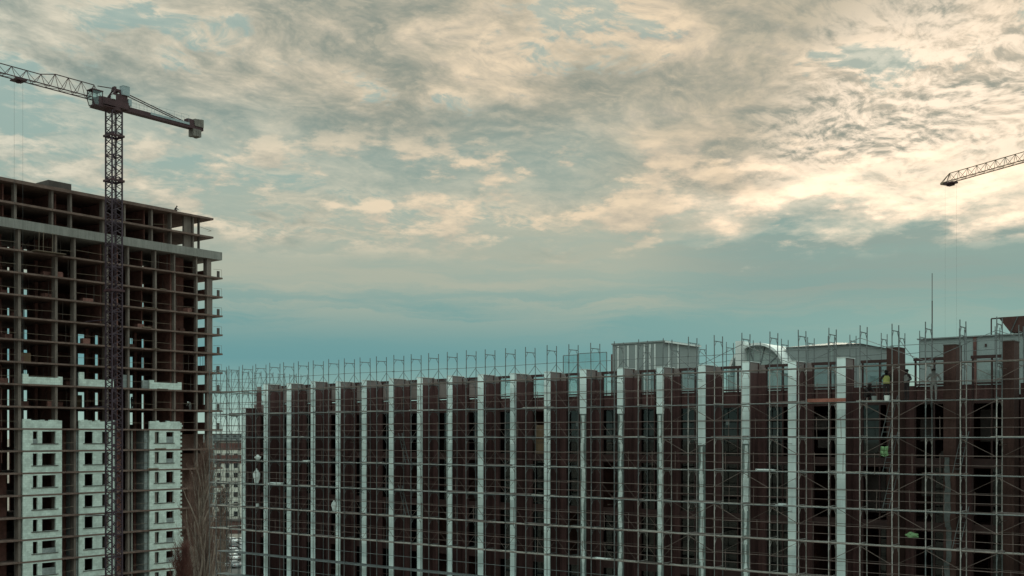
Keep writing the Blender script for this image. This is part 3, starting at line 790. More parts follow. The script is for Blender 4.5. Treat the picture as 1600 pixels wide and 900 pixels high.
# ties to the building, one per second fin
for k in range(-17, 4, 2):
    for z in (31.6, 27.6, 23.6):
        MB().tube((fs[k] + .24, -.1, z), (fs[k] + .24, PF + .05, z), .02, 4).build('wall_tie', M['steel_rust'], scaf)

# return scaffold round the far end of the long building
rsc = empty('end_scaffold', (RO[0], RO[1], 0), RZ)
tag(rsc, 'narrow frame scaffold standing at the far end wall of the long building', 'scaffold')
EX = LEFT - 1.75                       # inner row; outer row further out
def frame_mesh2():
    m = MB(); w = .95
    m.tube((0, 0, 0), (0, 0, 2.0), .026).tube((-w, 0, 0), (-w, 0, 2.0), .026).tube((0, 0, 1.86), (-w, 0, 1.86), .024)
    for a, b in ((0, -.28), (-w, -w + .28)): m.tube((a, 0, 1.5), (b, 0, 1.86), .018)
    m.tube((0, 0, .06), (-w, 0, .06), .02)
    return m.mesh('frame', M['steel'])
f2 = frame_mesh2()
qs = [0.0, 1.2, 2.4, 3.6, 5.0, 6.4, 7.8, 9.2, 10.6]
for q in qs:
    for z in [32.0] + LV[1:]:
        put(f2, 'frame', rsc, (EX, q, z + (.0 if z < 32 else .02)))
    MB().tube((EX, q, 0), (EX, q, 20), .026, 4).tube((EX - .95, q, 0), (EX - .95, q, 20), .026, 4).build('standard', M['steel'], rsc)
for q0, q1 in zip(qs, qs[1:]):
    for z in LV:
        BX(EX - .9, EX - .05, q0 + .02, q1 - .02, z - .05, z).build('deck', M['deck'], rsc)
        for h in (.5, 1.0): MB().tube((EX - .98, q0, z + h), (EX - .98, q1, z + h), .02, 4).build('guard_rail', M['steel'], rsc)
        MB().tube((EX - .97, q0, z + .05), (EX - .97, (q0 + q1) / 2, z + 1.9), .016, 4).tube((EX - .97, (q0 + q1) / 2, z + 1.9), (EX - .97, q1, z + .05), .016, 4).build('brace', M['steel'], rsc)
# link to the front scaffold
for z in LV: MB().tube((EX - .95, -.02, z - .03), (st[0], -.02, z - .03), .024).tube((EX - .95, -.02, z + 1), (st[0], -.02, z + 1), .02).build('ledger', M['steel'], rsc)

# second row of frames standing on the roof behind the parapet at the right-hand half
rof = empty('roof_scaffold', (RO[0], RO[1], 0), RZ)
tag(rof, 'short row of scaffold frames standing on the roof behind the fins', 'scaffold')
RQ = 3.1
f3 = MB().tube((0, 0, 0), (0, 0, 3.75), .026).tube((0, 1.0, 0), (0, 1.0, 3.75), .026).tube((0, 0, 3.4), (0, 1.0, 3.4), .024).tube((0, 0, 1.6), (0, 1.0, 1.6), .022)
f3.tube((0, 0, 3.05), (0, .26, 3.4), .018).tube((0, 1.0, 3.05), (0, .74, 3.4), .018)
f3 = f3.mesh('frame', M['steel'])
rp = [sR(p, RQ) for p in (1005, 1050, 1092, 1135, 1177, 1221, 1262, 1294, 1328, 1377, 1405, 1437, 1499, 1555, 1592)]
for s in rp: put(f3, 'frame', rof, (s, RQ, ROOF))
for i, (a, b) in enumerate(zip(rp, rp[1:])):
    MB().tube((a, RQ, ROOF + 2.45 + .1 * (i % 2)), (b, RQ, ROOF + 2.5), .02, 4).build('guard_rail', M['steel'], rof)
    MB().tube((a, RQ + 1.0, ROOF + 2.0), (b, RQ + 1.0, ROOF + 2.0), .02, 4).build('ledger', M['steel'], rof)
    if i % 3: MB().tube((a, RQ + .02, ROOF + 3.3), (b, RQ + .02, ROOF + 1.7), .018, 4).build('brace', M['steel'], rof)
for a, b in ((1150, 1172), (1290, 1310), (1352, 1380), (978, 996)):
    BX(sR(a, RQ), sR(b, RQ), RQ + .05, RQ + .95, ROOF + 2.16, ROOF + 2.21).build('deck', M['deck'], rof)

# ------------------------------------------------------------------ tower crane in front of the tower
def lattice_section(a, h, r, name, m, n=2):
    """open square mast section, corners at +-a/2, with zigzag bracing on four faces"""
    b = MB(); c = [(-a/2, -a/2), (a/2, -a/2), (a/2, a/2), (-a/2, a/2)]
    for x, y in c: b.bar((x, y, 0), (x, y, h), r, r)
    for i in range(4):
        p, q = c[i], c[(i + 1) % 4]
        for j in range(n):
            z0, z1 = h * j / n, h * (j + 1) / n
            b.bar((*p, z0), (*q, (z0 + z1) / 2), r * .52, r * .52); b.bar((*q, (z0 + z1) / 2), (*p, z1), r * .52, r * .52)
        b.bar((*p, 0.02), (*q, 0.02), r * .7, r * .7)
    return b.mesh(name, m)
CRY = 147.0; CRX = (178 - 800) / F * CRY
crane = empty('tower_crane', (CRX, CRY, 0), TZ)
tag(crane, 'dark tower crane rising in front of the unfinished tower', 'crane')
JZ = CAM_H + (HZ - 163) / F * CRY                  # underside of the jib
A = 1.5; MT = JZ - 1.0; NS = 24; SH = MT / NS
ms = lattice_section(A, SH, .17, 'mast_section', M['cranepurple'], 2)
for i in range(NS): put(ms, 'mast_section', crane, (0, 0, i * SH))
for z in (MT - 3.3, MT - 9.3, MT - 24): 
    b = MB()
    for (x0, x1, y0, y1) in ((-1, 1, -1, -.8), (-1, 1, .8, 1), (-1, -.8, -.8, .8), (.8, 1, -.8, .8)): b.box(x0, x1, y0, y1, z - .14, z + .14)
    b.build('mast_collar', M['crane'], crane)
lad = MB().tube((.2, .25, 0), (.2, .25, MT), .03, 4).tube((.55, .25, 0), (.55, .25, MT), .03, 4)
for i in range(int(MT / .6)): lad.tube((.2, .25, i * .6), (.55, .25, i * .6), .018, 4)
lad.build('ladder', M['cranepurple'], crane)
BX(-1.6, 1.6, -1.6, 1.6, -.1, .7).build('foundation', M['weight'], crane)
# ties to the building
for z in (ZK[3], ZK[7], ZK[12]):
    MB().tube((-.7, .7, z), (-1.4, 4.6, z - .1), .07).tube((.7, .7, z), (1.4, 4.6, z - .1), .07).build('mast_tie', M['cranepurple'], crane)
# slewing part (local x along the jib line: -x is the jib, +x the counter-jib)
SZ = MT
ring = MB()
ring.prism([(1.0 * math.cos(R(a)), 1.0 * math.sin(R(a))) for a in range(0, 360, 20)], 'z', SZ, SZ + .45)
ring.build('slewing_ring', M['crane'], crane)
BX(-2.6, 1.6, -1.0, 1.0, SZ + .45, SZ + 1.35).build('slewing_platform', M['crane'], crane)
MB().box(-3.2, -1.0, -1.9, .6, SZ - .12, SZ - .04).build('access_platform', M['crane'], crane)
tw = MB()                                            # tower head: leaning frame with machinery
for y in (-.6, .6):
    tw.bar((-.9, y, SZ + 1.3), (.1, y * .6, SZ + 3.0), .2, .2).bar((1.2, y, SZ + 1.3), (.5, y * .6, SZ + 3.0), .2, .2).bar((-.5, y, SZ + 2.1), (1.0, y, SZ + 2.1), .14, .14)
tw.box(-.15, .75, -.42, .42, SZ + 2.75, SZ + 3.05).box(-.1, .2, -.3, .3, SZ + 3.05, SZ + 3.35)
tw.build('tower_head', M['crane'], crane)
BX(-.3, 1.55, -.8, .8, SZ + 1.35, SZ + 2.3).build('machine_housing', M['crane'], crane)
CB = MB().box(.75, 1.75, -1.0, -.15, SZ + 2.32, SZ + 3.5).build('switch_cabinet', M['cranegrey'], crane)
BX(.73, 1.77, -1.02, -.13, SZ + 3.5, SZ + 3.56).build('cabinet_lid', M['cranegrey'], CB)
BX(1.65, 2.15, -.85, -.2, SZ + 1.1, SZ + 1.95).build('winch_box', M['cranegrey'], crane)
BX(-.85, -.45, -1.15, -.65, SZ + 1.35, SZ + 1.9).build('flood_lamp', M['white'], crane)
# cab: framed glass box on the camera side of the jib root
cx0, cx1, cy0, cy1, cz0, cz1 = -4.4, -2.9, -2.0, -.75, SZ - .35, SZ + 1.6
cf = MB(); prof = [(cx0 + .35, cz0), (cx1, cz0), (cx1, cz1), (cx0 + .1, cz1), (cx0, cz0 + .95)]
for y in (cy0, cy1):
    for i in range(5):
        p, q = prof[i], prof[(i + 1) % 5]; cf.bar((p[0], y, p[1]), (q[0], y, q[1]), .08, .08)
for p in prof: cf.bar((p[0], cy0, p[1]), (p[0], cy1, p[1]), .08, .08)
cf.box(cx0 + .35, cx1, cy0, cy1, cz0 - .05, cz0 + .12).box(cx0, cx1 + .1, cy0 - .05, cy1 + .05, cz1, cz1 + .1).box(cx1 - .55, cx1, cy0 + .02, cy1, cz0 + .1, cz1 - .7)
CA = cf.build('operator_cab', M['crane'], crane)
MB().prism([(a + .02 * (1 if a < -3.5 else -1), b) for a, b in prof], 'y', cy0 + .03, cy0 + .04).build('pane', M['glass'], CA)
MB().prism(prof, 'y', cy1 - .04, cy1 - .03).build('pane', M['glass'], CA)
# jib
def jib_part(x0, x1, n, z0, H, W, m, name, r=.075):
    b = MB(); step = (x1 - x0) / n; chord = []
    for y in (-W / 2, W / 2): b.bar((x0, y, z0), (x1, y, z0), r * 1.5, r * 1.5)
    b.bar((x0 + step * .5, 0, z0 + H), (x1 - step * .5, 0, z0 + H), r * 1.3, r * 1.3)
    for i in range(n):
        xa, xb, xm = x0 + i * step, x0 + (i + 1) * step, x0 + (i + .5) * step
        for y in (-W / 2, W / 2): b.bar((xa, y, z0), (xm, 0, z0 + H), r * .75, r * .75).bar((xm, 0, z0 + H), (xb, y, z0), r * .75, r * .75)
        b.bar((xa, -W / 2, z0), (xb, W / 2, z0), r * .6, r * .6).bar((xa, -W / 2, z0), (xa, W / 2, z0), r * .6, r * .6)
    return b
jib_part(-2.0, -9.3, 4, JZ, 1.85, 1.2, None, 'j').build('jib_section', M['crane'], crane)
MB().bar((-9.3 + .97, 0, JZ + 1.85), (-10.4, 0, JZ + 1.32), .1, .1).build('chord_link', M['crane'], crane)
MB().bar((-2.4, 0, JZ + 1.85), (.0, 0, JZ + 2.1), .1, .1).build('chord_link', M['crane'], crane)
for i in range(4):
    x0 = -9.3 - i * 9.6
    jib_part(x0, x0 - 9.6, 5, JZ, 1.32, 1.2, None, 'j').build('jib_section', M['crane'], crane)
tx = -13.2
TR = MB().box(tx - .7, tx + .7, -.8, .8, JZ - .28, JZ - .12)
for x in (tx - .5, tx + .5):
    for y in (-.62, .62): TR.prism([(x + .16 * math.cos(R(a)), JZ - .1 + .16 * math.sin(R(a))) for a in range(0, 360, 45)], 'y', y - .05, y + .05)
TR.box(tx - .15, tx + .15, -.3, .3, JZ - .5, JZ - .28)
TR = TR.build('trolley', M['crane'], crane)
MB().tube((tx - .55, 0, 4.0), (tx - .55, 0, JZ - .2), .010, 4).build('hoist_rope', M['cable'], TR)
MB().tube((tx + .55, 0, 4.0), (tx + .55, 0, JZ - .2), .010, 4).build('hoist_rope', M['cable'], TR)
MB().box(tx - .7, tx + .7, -.15, .15, 3.5, 4.05).tube((tx, 0, 3.5), (tx, 0, 2.9), .08).build('hook_block', M['crane'], TR)
# counter-jib
CJ = 14.0; cjz = SZ + .75
BX(1.4, CJ, -.5, .5, cjz - .35, cjz + .28).build('counter_jib', M['crane'], crane)
BX(5.3, 11.6, -.55, -.503, cjz + .02, cjz + .34).build('side_panel', M['cranegrey'], crane)
for y in (-.55, .55):
    b = MB().tube((1.8, y, cjz + 1.35), (11.5, y, cjz + 1.35), .018, 4).tube((1.8, y, cjz + .85), (11.5, y, cjz + .85), .014, 4)
    for i in range(9): b.tube((1.8 + i * 1.21, y, cjz + .28), (1.8 + i * 1.21, y, cjz + 1.35), .018, 4)
    b.build('handrail', M['cranegrey'], crane)
    MB().bar((.5, y * .6, SZ + 3.0), (10.6 if y < 0 else 11.6, y * .8, cjz + .35), .11, .11).build('tie_bar', M['crane'], crane)
BX(11.4, 12.4, -.45, .45, cjz + .28, cjz + .95).build('hoist_winch', M['crane'], crane)
for i in range(3):
    BX(12.5 + i * .5, 12.96 + i * .5, -.62, .62, cjz + .1, cjz + 1.1 + .05 * i).build('counterweight', M['weight'], crane)
    BX(12.25 + i * .45, 12.66 + i * .45, -.6, .6, cjz - 1.35 + .05 * (i % 2), cjz - .34).build('counterweight', M['weight'], crane)

# ------------------------------------------------------------------ second crane: only its jib reaches the picture
dx, dy = 740 / math.hypot(740, 1714), -1714 / math.hypot(740, 1714)    # from tip toward its mast
TIPY = 160.0; TIPX = (1474 - 800) / F * TIPY; TZ2 = CAM_H + (HZ - 287) / F * TIPY
L2 = 50.0
c2 = empty('tower_crane', (TIPX + dx * L2, TIPY + dy * L2, 0), math.atan2(-dy, -dx))    # local +x runs from mast to tip
tag(c2, 'yellow-brown crane jib with its tip over the roof aerial', 'crane')
b = jib_part(1.5, L2 - .4, 29, TZ2, 1.25, 1.1, None, 'j', .07); b.build('jib_section', M['yellow'], c2)
MB().bar((L2 - 1.2, 0, TZ2 + 1.25), (L2, -.5, TZ2), .09, .09).bar((L2 - 1.2, 0, TZ2 + 1.25), (L2, .5, TZ2), .09, .09).box(L2 - .5, L2, -.6, .6, TZ2 - .25, TZ2 + .08).build('jib_tip', M['yellow'], c2)
T2 = MB().box(L2 - 2.2, L2 - .7, -.6, .6, TZ2 - .35, TZ2 - .12).box(L2 - 1.9, L2 - .9, -.3, .3, TZ2 - .6, TZ2 - .3).build('trolley', M['crane'], c2)
for x in (L2 - 2.0, L2 - .85): MB().tube((x, .5 if x > L2 - 1 else -.5, 6.0), (x, .5 if x > L2 - 1 else -.5, TZ2 - .3), .006, 4).build('hoist_rope', M['cable'], T2)
BX(L2 - 2.2, L2 - .7, -.6, .6, 5.4, 6.1).build('hook_block', M['crane'], T2)
n2 = 20; sh2 = (TZ2 + .2) / n2; m2 = lattice_section(1.6, sh2, .17, 'mast_section', M['yellow'], 2)
for i in range(n2): put(m2, 'mast_section', c2, (0, 0, i * sh2))
MB().bar((-.6, 0, TZ2), (0, 0, TZ2 + 5), .25, .25).bar((.6, 0, TZ2), (0, 0, TZ2 + 5), .25, .25).build('tower_head', M['yellow'], c2)
BX(-13, 1.5, -.6, .6, TZ2 - .3, TZ2 + .2).build('counter_jib', M['yellow'], c2)
BX(-13, -10.6, -.9, .9, TZ2 - 1.6, TZ2 + .8).build('counterweight', M['weight'], c2)
MB().bar((0, 0, TZ2 + 5), (24, 0, TZ2 + 1.3), .07, .07).bar((0, 0, TZ2 + 5), (-10.8, 0, TZ2 + .7), .07, .07).build('tie_bar', M['yellow'], c2)
BX(.9, 2.2, -1.9, -.7, TZ2 - 1.6, TZ2 + .4).build('operator_cab', M['cranegrey'], c2)

# ------------------------------------------------------------------ bare trees beside the tower
def bare_tree(name, x, y, h, spread, seed, m_trunk, m_twig, n_main, upright, label, cat='tree', zmin=.18):
    rr = random.Random(seed); e = empty(name, (x, y, 0)); tag(e, label, cat)
    trunk, limbs, twigs = MB(), MB(), MB()
    def limb(mb, p, d, length, r, n, wob):
        pts = [Vector(p)]; d = Vector(d).normalized()
        for i in range(n):
            d = (d + Vector((rr.uniform(-wob, wob), rr.uniform(-wob, wob), rr.uniform(0, upright * .35)))).normalized()
            q = pts[-1] + d * (length / n)
            mb.tube(pts[-1], q, r * (1 - i / n * .8), 5 if r > .06 else 3, r * (1 - (i + 1) / n * .8)); pts.append(q)
        return pts, d
    pts, _ = limb(trunk, (0, 0, -.2), (0, 0, 1), h * .93, h * .0135, 14, .05)
    for i in range(n_main):
        f = zmin + (.97 - zmin) * (i / n_main) ** .8; k = min(int(f * 14), 13)
        p = pts[k].lerp(pts[k + 1], f * 14 - k); a = rr.uniform(0, 6.283)
        ln = h * (.32 * (1 - f) + .10) * rr.uniform(.7, 1.15)
        out = spread * rr.uniform(.7, 1.3)
        lp, ld = limb(limbs, p, (math.cos(a) * out, math.sin(a) * out, 1), ln, h * .0085 * (1.25 - f), 6, .17)
        for j in range(9):
            g = rr.uniform(.2, 1.0); kk = min(int(g * 6), 5); q = lp[kk].lerp(lp[kk + 1], g * 6 - kk); b = rr.uniform(0, 6.283)
            tp, td = limb(twigs, q, (math.cos(b) * .55, math.sin(b) * .55, 1.0), ln * rr.uniform(.18, .4), .026, 3, .2)
            for _ in range(4):
                b = rr.uniform(0, 6.283); q2 = tp[rr.randrange(1, 4)]
                limb(twigs, q2, (math.cos(b) * .6, math.sin(b) * .6, .9), rr.uniform(.5, 1.2), .016, 2, .2)
    trunk.build('trunk', m_trunk, e); limbs.build('limbs', m_trunk, e); tag(twigs.build('crown', m_twig, e), kind='stuff')
    return e
def at(px, Y): return (px - 800) / F * Y
bare_tree('poplar_tree', at(321, 128), 128, 27.2, .36, 4, M['barkpale'], M['bark'], 78, 1.0, 'tall bare brown poplar standing at the right corner of the tower')
bare_tree('bare_tree', at(303, 133), 133, 22.5, .45, 9, M['bark'], M['bark'], 42, .7, 'smaller bare tree with spreading pale branches left of the poplar')
bare_tree('bare_tree', at(341, 150), 150, 21.5, .30, 15, M['barkpale'], M['bark'], 50, .8, 'thin bare tree between the poplar and the far end scaffold')
bare_tree('leafless_shrub', at(287, 124), 124, 16.2, .5, 31, M['shrub'], M['shrub'], 70, .5, 'reddish leafless shrub at the foot of the poplar', 'shrub', .12)

# ------------------------------------------------------------------ background blocks beyond the parking lot
def block(name, px, Y, w, d, h, rz, m, storeys, cols, label, topm=None):
    e = empty(name, (at(px, Y), Y, 0), rz); tag(e, label, 'building', 'background blocks beyond the parking')
    BX(-w / 2, w / 2, 0, d, -.2, h).build('wall', m, e)
    BX(-w / 2 - .3, w / 2 + .3, -.3, d + .3, h, h + .5).build('roof', M['sill'], e)
    fh = h / storeys; cw = w / cols
    win = BX(0, cw * .46, -.07, .0, 0, fh * .5).mesh('window', M['darkwin'])
    for s in range(storeys):
        for c in range(cols):
            put(win, 'window', e, (-w / 2 + cw * (c + .27), -.002, s * fh + fh * .32))
    if topm:
        BX(-w / 2 - .05, w / 2 + .05, -.06 - .1, -.075, h - 2.2 * fh, h - 1.35 * fh).build('dark_band', topm, e)
        BX(-w / 2 - .05, w / 2 + .05, -.06 - .1, -.075, h - .8 * fh, h - .1 * fh).build('dark_band', topm, e)
    return e
block('apartment_block', 388, 335, 20, 14, 26.5, R(8), M['beige'], 9, 8, 'pale beige apartment block with dark top bands behind the end scaffold', M['hopper'])
block('apartment_block', 310, 470, 60, 14, 24.0, R(-6), M['grout'], 8, 16, 'long grey low block in the distance behind the tower')
block('apartment_block', 372, 640, 46, 14, 29.5, R(3), M['cladding'], 10, 12, 'far pale block with its roof above the beige block')
lowb = empty('low_shed', (at(362, 318), 318, 0), R(6)); tag(lowb, 'low dark brown shed at the back of the parking lot', 'shed')
BX(-16, 10, 0, 6, -.1, 3.6).build('wall', M['hopper'], lowb); BX(-16.4, 10.4, -.4, 6.4, 3.6, 3.9).build('roof', M['sill'], lowb)
for i in range(6): BX(-14 + i * 4, -12 + i * 4, -.06, -.002, .2, 2.6).build('door', M['frame'], lowb)

# ------------------------------------------------------------------ parked cars
paints = {'white': mat('white_car_paint', (0.7, 0.7, 0.7), 0.3, 0.05, 1, spec=0.6), 'silver': mat('silver_car_paint', (0.36, 0.38, 0.39), 0.3, 0.05, 1, metal=.4, spec=.6),
          'dark grey': mat('dark_car_paint', (0.05, 0.052, 0.055), 0.3, 0.05, 1, spec=.6), 'dark red': mat('red_car_paint', (0.16, 0.03, 0.03), 0.3, 0.05, 1, spec=.6)}
lens = mat('lamp_lens', (0.75, 0.75, 0.72), 0.2); tail = mat('tail_lens', (0.3, 0.02, 0.02), 0.3)
body_p = [(-2.2, .35), (-2.25, .75), (-2.05, .95), (-1.35, 1.0), (-.85, 1.42), (.75, 1.46), (1.45, 1.02), (2.1, .92), (2.2, .6), (2.15, .3)]
glass_p = [(-1.22, 1.02), (-.8, 1.38), (.7, 1.41), (1.28, 1.03)]
def car(paint):
    e = empty('parked_car')
    m = MB().prism(body_p, 'y', -.86, .86)
    o = m.build('body', paints[paint], e)
    md = o.modifiers.new('bevel', 'BEVEL'); md.width = .09; md.segments = 2
    for y in (-.875, .865): MB().prism(glass_p, 'y', y, y + .01).build('side_window', M['darkwin'], e)
    MB().prism([(.83, 1.42), (1.43, 1.03), (1.45, 1.045), (.84, 1.445)], 'y', -.74, .74).build('windscreen', M['darkwin'], e)
    MB().prism([(-.92, 1.39), (-1.36, 1.01), (-1.38, 1.03), (-.93, 1.415)], 'y', -.74, .74).build('rear_window', M['darkwin'], e)
    for x in (-1.35, 1.4):
        for y in (-.9, .7):
            W = MB().prism([(x + .32 * math.cos(R(a)), .32 + .32 * math.sin(R(a))) for a in range(0, 360, 30)], 'y', y, y + .2).build('wheel', M['tyre'], e)
            MB().prism([(x + .19 * math.cos(R(a)), .32 + .19 * math.sin(R(a))) for a in range(0, 360, 45)], 'y', y - .01 if y < 0 else y + .2, y if y < 0 else y + .21).build('rim', M['rim'], W)
    for y in (-.75, .45):
        BX(2.16, 2.21, y, y + .3, .62, .78).build('headlight', lens, e); BX(-2.26, -2.2, y, y + .3, .7, .85).build('tail_light', tail, e)
    return e
protos = {}
rc = random.Random(12); ROWS = [(236, 3), (250, 3), (263, 4), (276, 4), (290, 4)]
order = ['white', 'silver', 'white', 'dark grey', 'white', 'silver', 'dark red', 'white']; ci = 0
WORDS = {0: 'first', 1: 'second', 2: 'third', 3: 'fourth'}
for ri, (Y, n) in enumerate(ROWS):
    for j in range(n):
        p = order[ci % 8]; ci += 1
        if p in protos: c = copy_tree(protos[p])
        else: c = protos[p] = car(p)
        c.location = (at(346, Y) + j * 2.75 + rc.uniform(-.15, .15), Y + rc.uniform(-.4, .4), .004); c.rotation_euler = (0, 0, R(90 + rc.uniform(-4, 4) + 38))
        row = ('row nearest the tower', 'row second from the tower', 'middle row', 'row next to the back row', 'row by the brown shed')[ri]
        tag(c, '%s parked car, %s in the %s' % (p, ('end car by the poplar', 'second from the poplar', 'third from the poplar', 'nearest the long building')[j if j < n - 1 else 3], row), 'car', 'cars in the parking lot')

# ------------------------------------------------------------------ people
BASE = dict(pelvis=(0, 0, .95), waist=(0, 0, 1.08), chest=(0, .0, 1.30), neck=(0, .0, 1.47), head=(0, -.02, 1.60), crown=(0, -.01, 1.70),
            shl=(-.18, 0, 1.41), ell=(-.24, .02, 1.14), wrl=(-.24, -.10, .90), hal=(-.24, -.14, .82),
            shr=(.18, 0, 1.41), elr=(.24, .02, 1.14), wrr=(.24, -.10, .90), har=(.24, -.14, .82),
            hil=(-.10, 0, .90), knl=(-.11, -.02, .50), anl=(-.11, .02, .09), tol=(-.12, -.15, .05),
            hir=(.10, 0, .90), knr=(.11, -.02, .50), anr=(.11, .02, .09), tor=(.12, -.15, .05))
BONES = [('pelvis', 'waist', 't'), ('waist', 'chest', 't'), ('chest', 'neck', 't'), ('neck', 'head', 's'), ('head', 'crown', 's')]
for c in 'lr':
    BONES += [('chest', 'sh' + c, 't'), ('sh' + c, 'el' + c, 't'), ('el' + c, 'wr' + c, 't'), ('wr' + c, 'ha' + c, 's'),
              ('pelvis', 'hi' + c, 'p'), ('hi' + c, 'kn' + c, 'p'), ('kn' + c, 'an' + c, 'p'), ('an' + c, 'to' + c, 'b')]
RAD = dict(pelvis=.15, waist=.135, chest=.16, neck=.06, head=.098, crown=.085, sh=.075, el=.05, wr=.034, ha=.036, hi=.095, kn=.066, an=.045, to=.042)
def person(pose, top, trousers, loc, rz, label, vest=None, helmet=None, hair=None, group=None):
    J = {k: Vector(v) for k, v in dict(BASE, **pose).items()}
    names = list(J); me = bpy.data.meshes.new('person_cage')
    me.from_pydata([J[n] for n in names], [(names.index(a), names.index(b)) for a, b, _ in BONES], [])
    ob = bpy.data.objects.new('person_cage', me); COL.objects.link(ob)
    sk = ob.modifiers.new('skin', 'SKIN'); ss = ob.modifiers.new('sub', 'SUBSURF'); ss.levels = ss.render_levels = 1
    if not me.skin_vertices: bpy.context.view_layer.update()
    for i, n in enumerate(names):
        r = RAD.get(n, RAD.get(n[:2], .05)); sv = me.skin_vertices[0].data[i]
        sv.radius = (r, r * (.72 if n in ('chest', 'waist', 'pelvis') else 1)); sv.use_root = (n == 'pelvis')
    dg = bpy.context.evaluated_depsgraph_get(); dg.update(); body = bpy.data.meshes.new_from_object(ob.evaluated_get(dg))
    bpy.data.objects.remove(ob); bm = bmesh.new(); bm.from_mesh(body)
    # fingers, nose, ears joined into the same mesh
    ex = MB()
    for c, sgn in (('l', -1), ('r', 1)):
        w, h = J['wr' + c], J['ha' + c]; d = (h - w).normalized(); sd = d.orthogonal().normalized()
        for f in range(4):
            o = h + sd * ((f - 1.5) * .02); m_ = o + d * (.045 - .004 * abs(f - 1.3)); t_ = m_ + (d + Vector((0, -.5, 0))).normalized() * .035
            ex.tube(o - d * .01, m_, .010, 5, .009).tube(m_, t_, .009, 5, .007)
        tb = w.lerp(h, .5); ex.tube(tb, tb + (d + sd * 1.2).normalized() * .06, .012, 5, .008)
    hd, ax = J['head'], (J['crown'] - J['neck']).normalized()
    fw = (Vector((0, -1, 0)) - ax * Vector((0, -1, 0)).dot(ax)).normalized(); sdv = ax.cross(fw)
    ex.tube(hd + fw * .08, hd + fw * .118 - ax * .015, .014, 5, .012)
    for sg in (-1, 1): ex.tube(hd + sdv * (sg * .085), hd + sdv * (sg * .105), .026, 6, .02)
    vs = [bm.verts.new(v) for v in ex.v]
    ex_faces = []
    for f in ex.f: ex_faces.append(bm.faces.new([vs[i] for i in f]))
    bm.normal_update()
    kinds = {'t': 0, 'p': 1, 's': 2, 'b': 3}
    def dseg(p, a, b):
        ab = b - a; t = max(0, min(1, (p - a).dot(ab) / max(ab.length_squared, 1e-9))); return (p - a - ab * t).length
    exs = set(ex_faces)
    for f in bm.faces:
        f.smooth = True
        if f in exs: f.material_index = 2; continue
        c = f.calc_center_median(); f.material_index = kinds[min(BONES, key=lambda B: dseg(c, J[B[0]], J[B[1]]) / (RAD.get(B[0], RAD.get(B[0][:2], .05)) + .02))[2]]
    bm.to_mesh(body); bm.free(); body.materials.clear()
    for m_ in (top, trousers, M['skin'], M['cloth_dark']): body.materials.append(m_)
    body.name = 'person'; o = put(body, 'person', None, loc, rz); tag(o, label, 'person', group)
    if vest:
        v = MB(); a, b = J['waist'], J['chest']; up = (b - a).normalized(); s_ = (J['shr'] - J['shl']).normalized(); f_ = up.cross(s_)
        rows = [(a - up * .10, .185, .135), (a + up * .05, .18, .13), (b, .20, .14), (b + up * .12, .15, .11)]
        n = 14; base = 0
        for c, rx, ry in rows:
            v.v += [tuple(c + s_ * (rx * math.cos(2 * math.pi * i / n)) + f_ * (ry * math.sin(2 * math.pi * i / n))) for i in range(n)]
        for r_ in range(3):
            for i in range(n): v.f.append((r_ * n + i, r_ * n + (i + 1) % n, (r_ + 1) * n + (i + 1) % n, (r_ + 1) * n + i))
        v.build('vest', vest, o)
    cap = MB(); n = 12; c0 = hd + ax * .02; rows = [(0, .108), (.05, .108), (.09, .085), (.115, .045), (.122, .004)]
    for hgt, r_ in rows: cap.v += [tuple(c0 + ax * hgt + sdv * (r_ * math.cos(2 * math.pi * i / n)) + fw * (r_ * 1.12 * math.sin(2 * math.pi * i / n))) for i in range(n)]
    for r_ in range(4):
        for i in range(n): cap.f.append((r_ * n + i, r_ * n + (i + 1) % n, (r_ + 1) * n + (i + 1) % n, (r_ + 1) * n + i))
    if helmet: cap.bar(c0 + fw * .10 + ax * .005, c0 + fw * .17 - ax * .004, .15, .012)
    cap.build('helmet' if helmet else 'hair', helmet or hair or M['cloth_dark'], o)
    return o
GR = 'workers on the scaffold'
BACK = dict(ell=(-.30, -.10, 1.20), wrl=(-.22, -.34, 1.22), hal=(-.20, -.42, 1.24), elr=(.30, -.08, 1.16), wrr=(.20, -.32, 1.08), har=(.18, -.40, 1.06))
def onscaf(px, level, q): s = sR(px, q); return Rw(s, q, level)
faceR = RZ + math.pi                    # facing the building: local -y points inward
person(BACK, M['cloth_dark'], M['cloth_blue'], onscaf(1385, 30.0, .6), faceR + .5, 'worker in a yellow hi-vis vest facing the wall on the scaffold', M['lime'], None, M['cloth_dark'], GR)
person(dict(elr=(.30, .06, 1.16), wrr=(.16, -.14, 1.04), har=(.10, -.2, 1.04), ell=(-.30, .06, 1.16), wrl=(-.16, -.14, 1.02), hal=(-.10, -.2, 1.02)), M['cloth_dark'], M['cloth_blue'], onscaf(1417, 30.0, .55), RZ - .6, 'worker in dark clothes with a pale vest beside the brown pier', M['cloth_grey'], M['cloth_dark'], None, GR)
person(dict(ell=(-.36, .04, 1.16), wrl=(-.22, -.05, 1.0), hal=(-.16, -.08, .97), elr=(.36, .04, 1.16), wrr=(.22, -.05, 1.0), har=(.16, -.08, .97)), M['cloth_grey'], M['cloth_dark'], onscaf(1459, 30.0, .8), RZ + .2, 'worker in a grey top with hands on hips on the scaffold', None, None, M['cloth_dark'], GR)
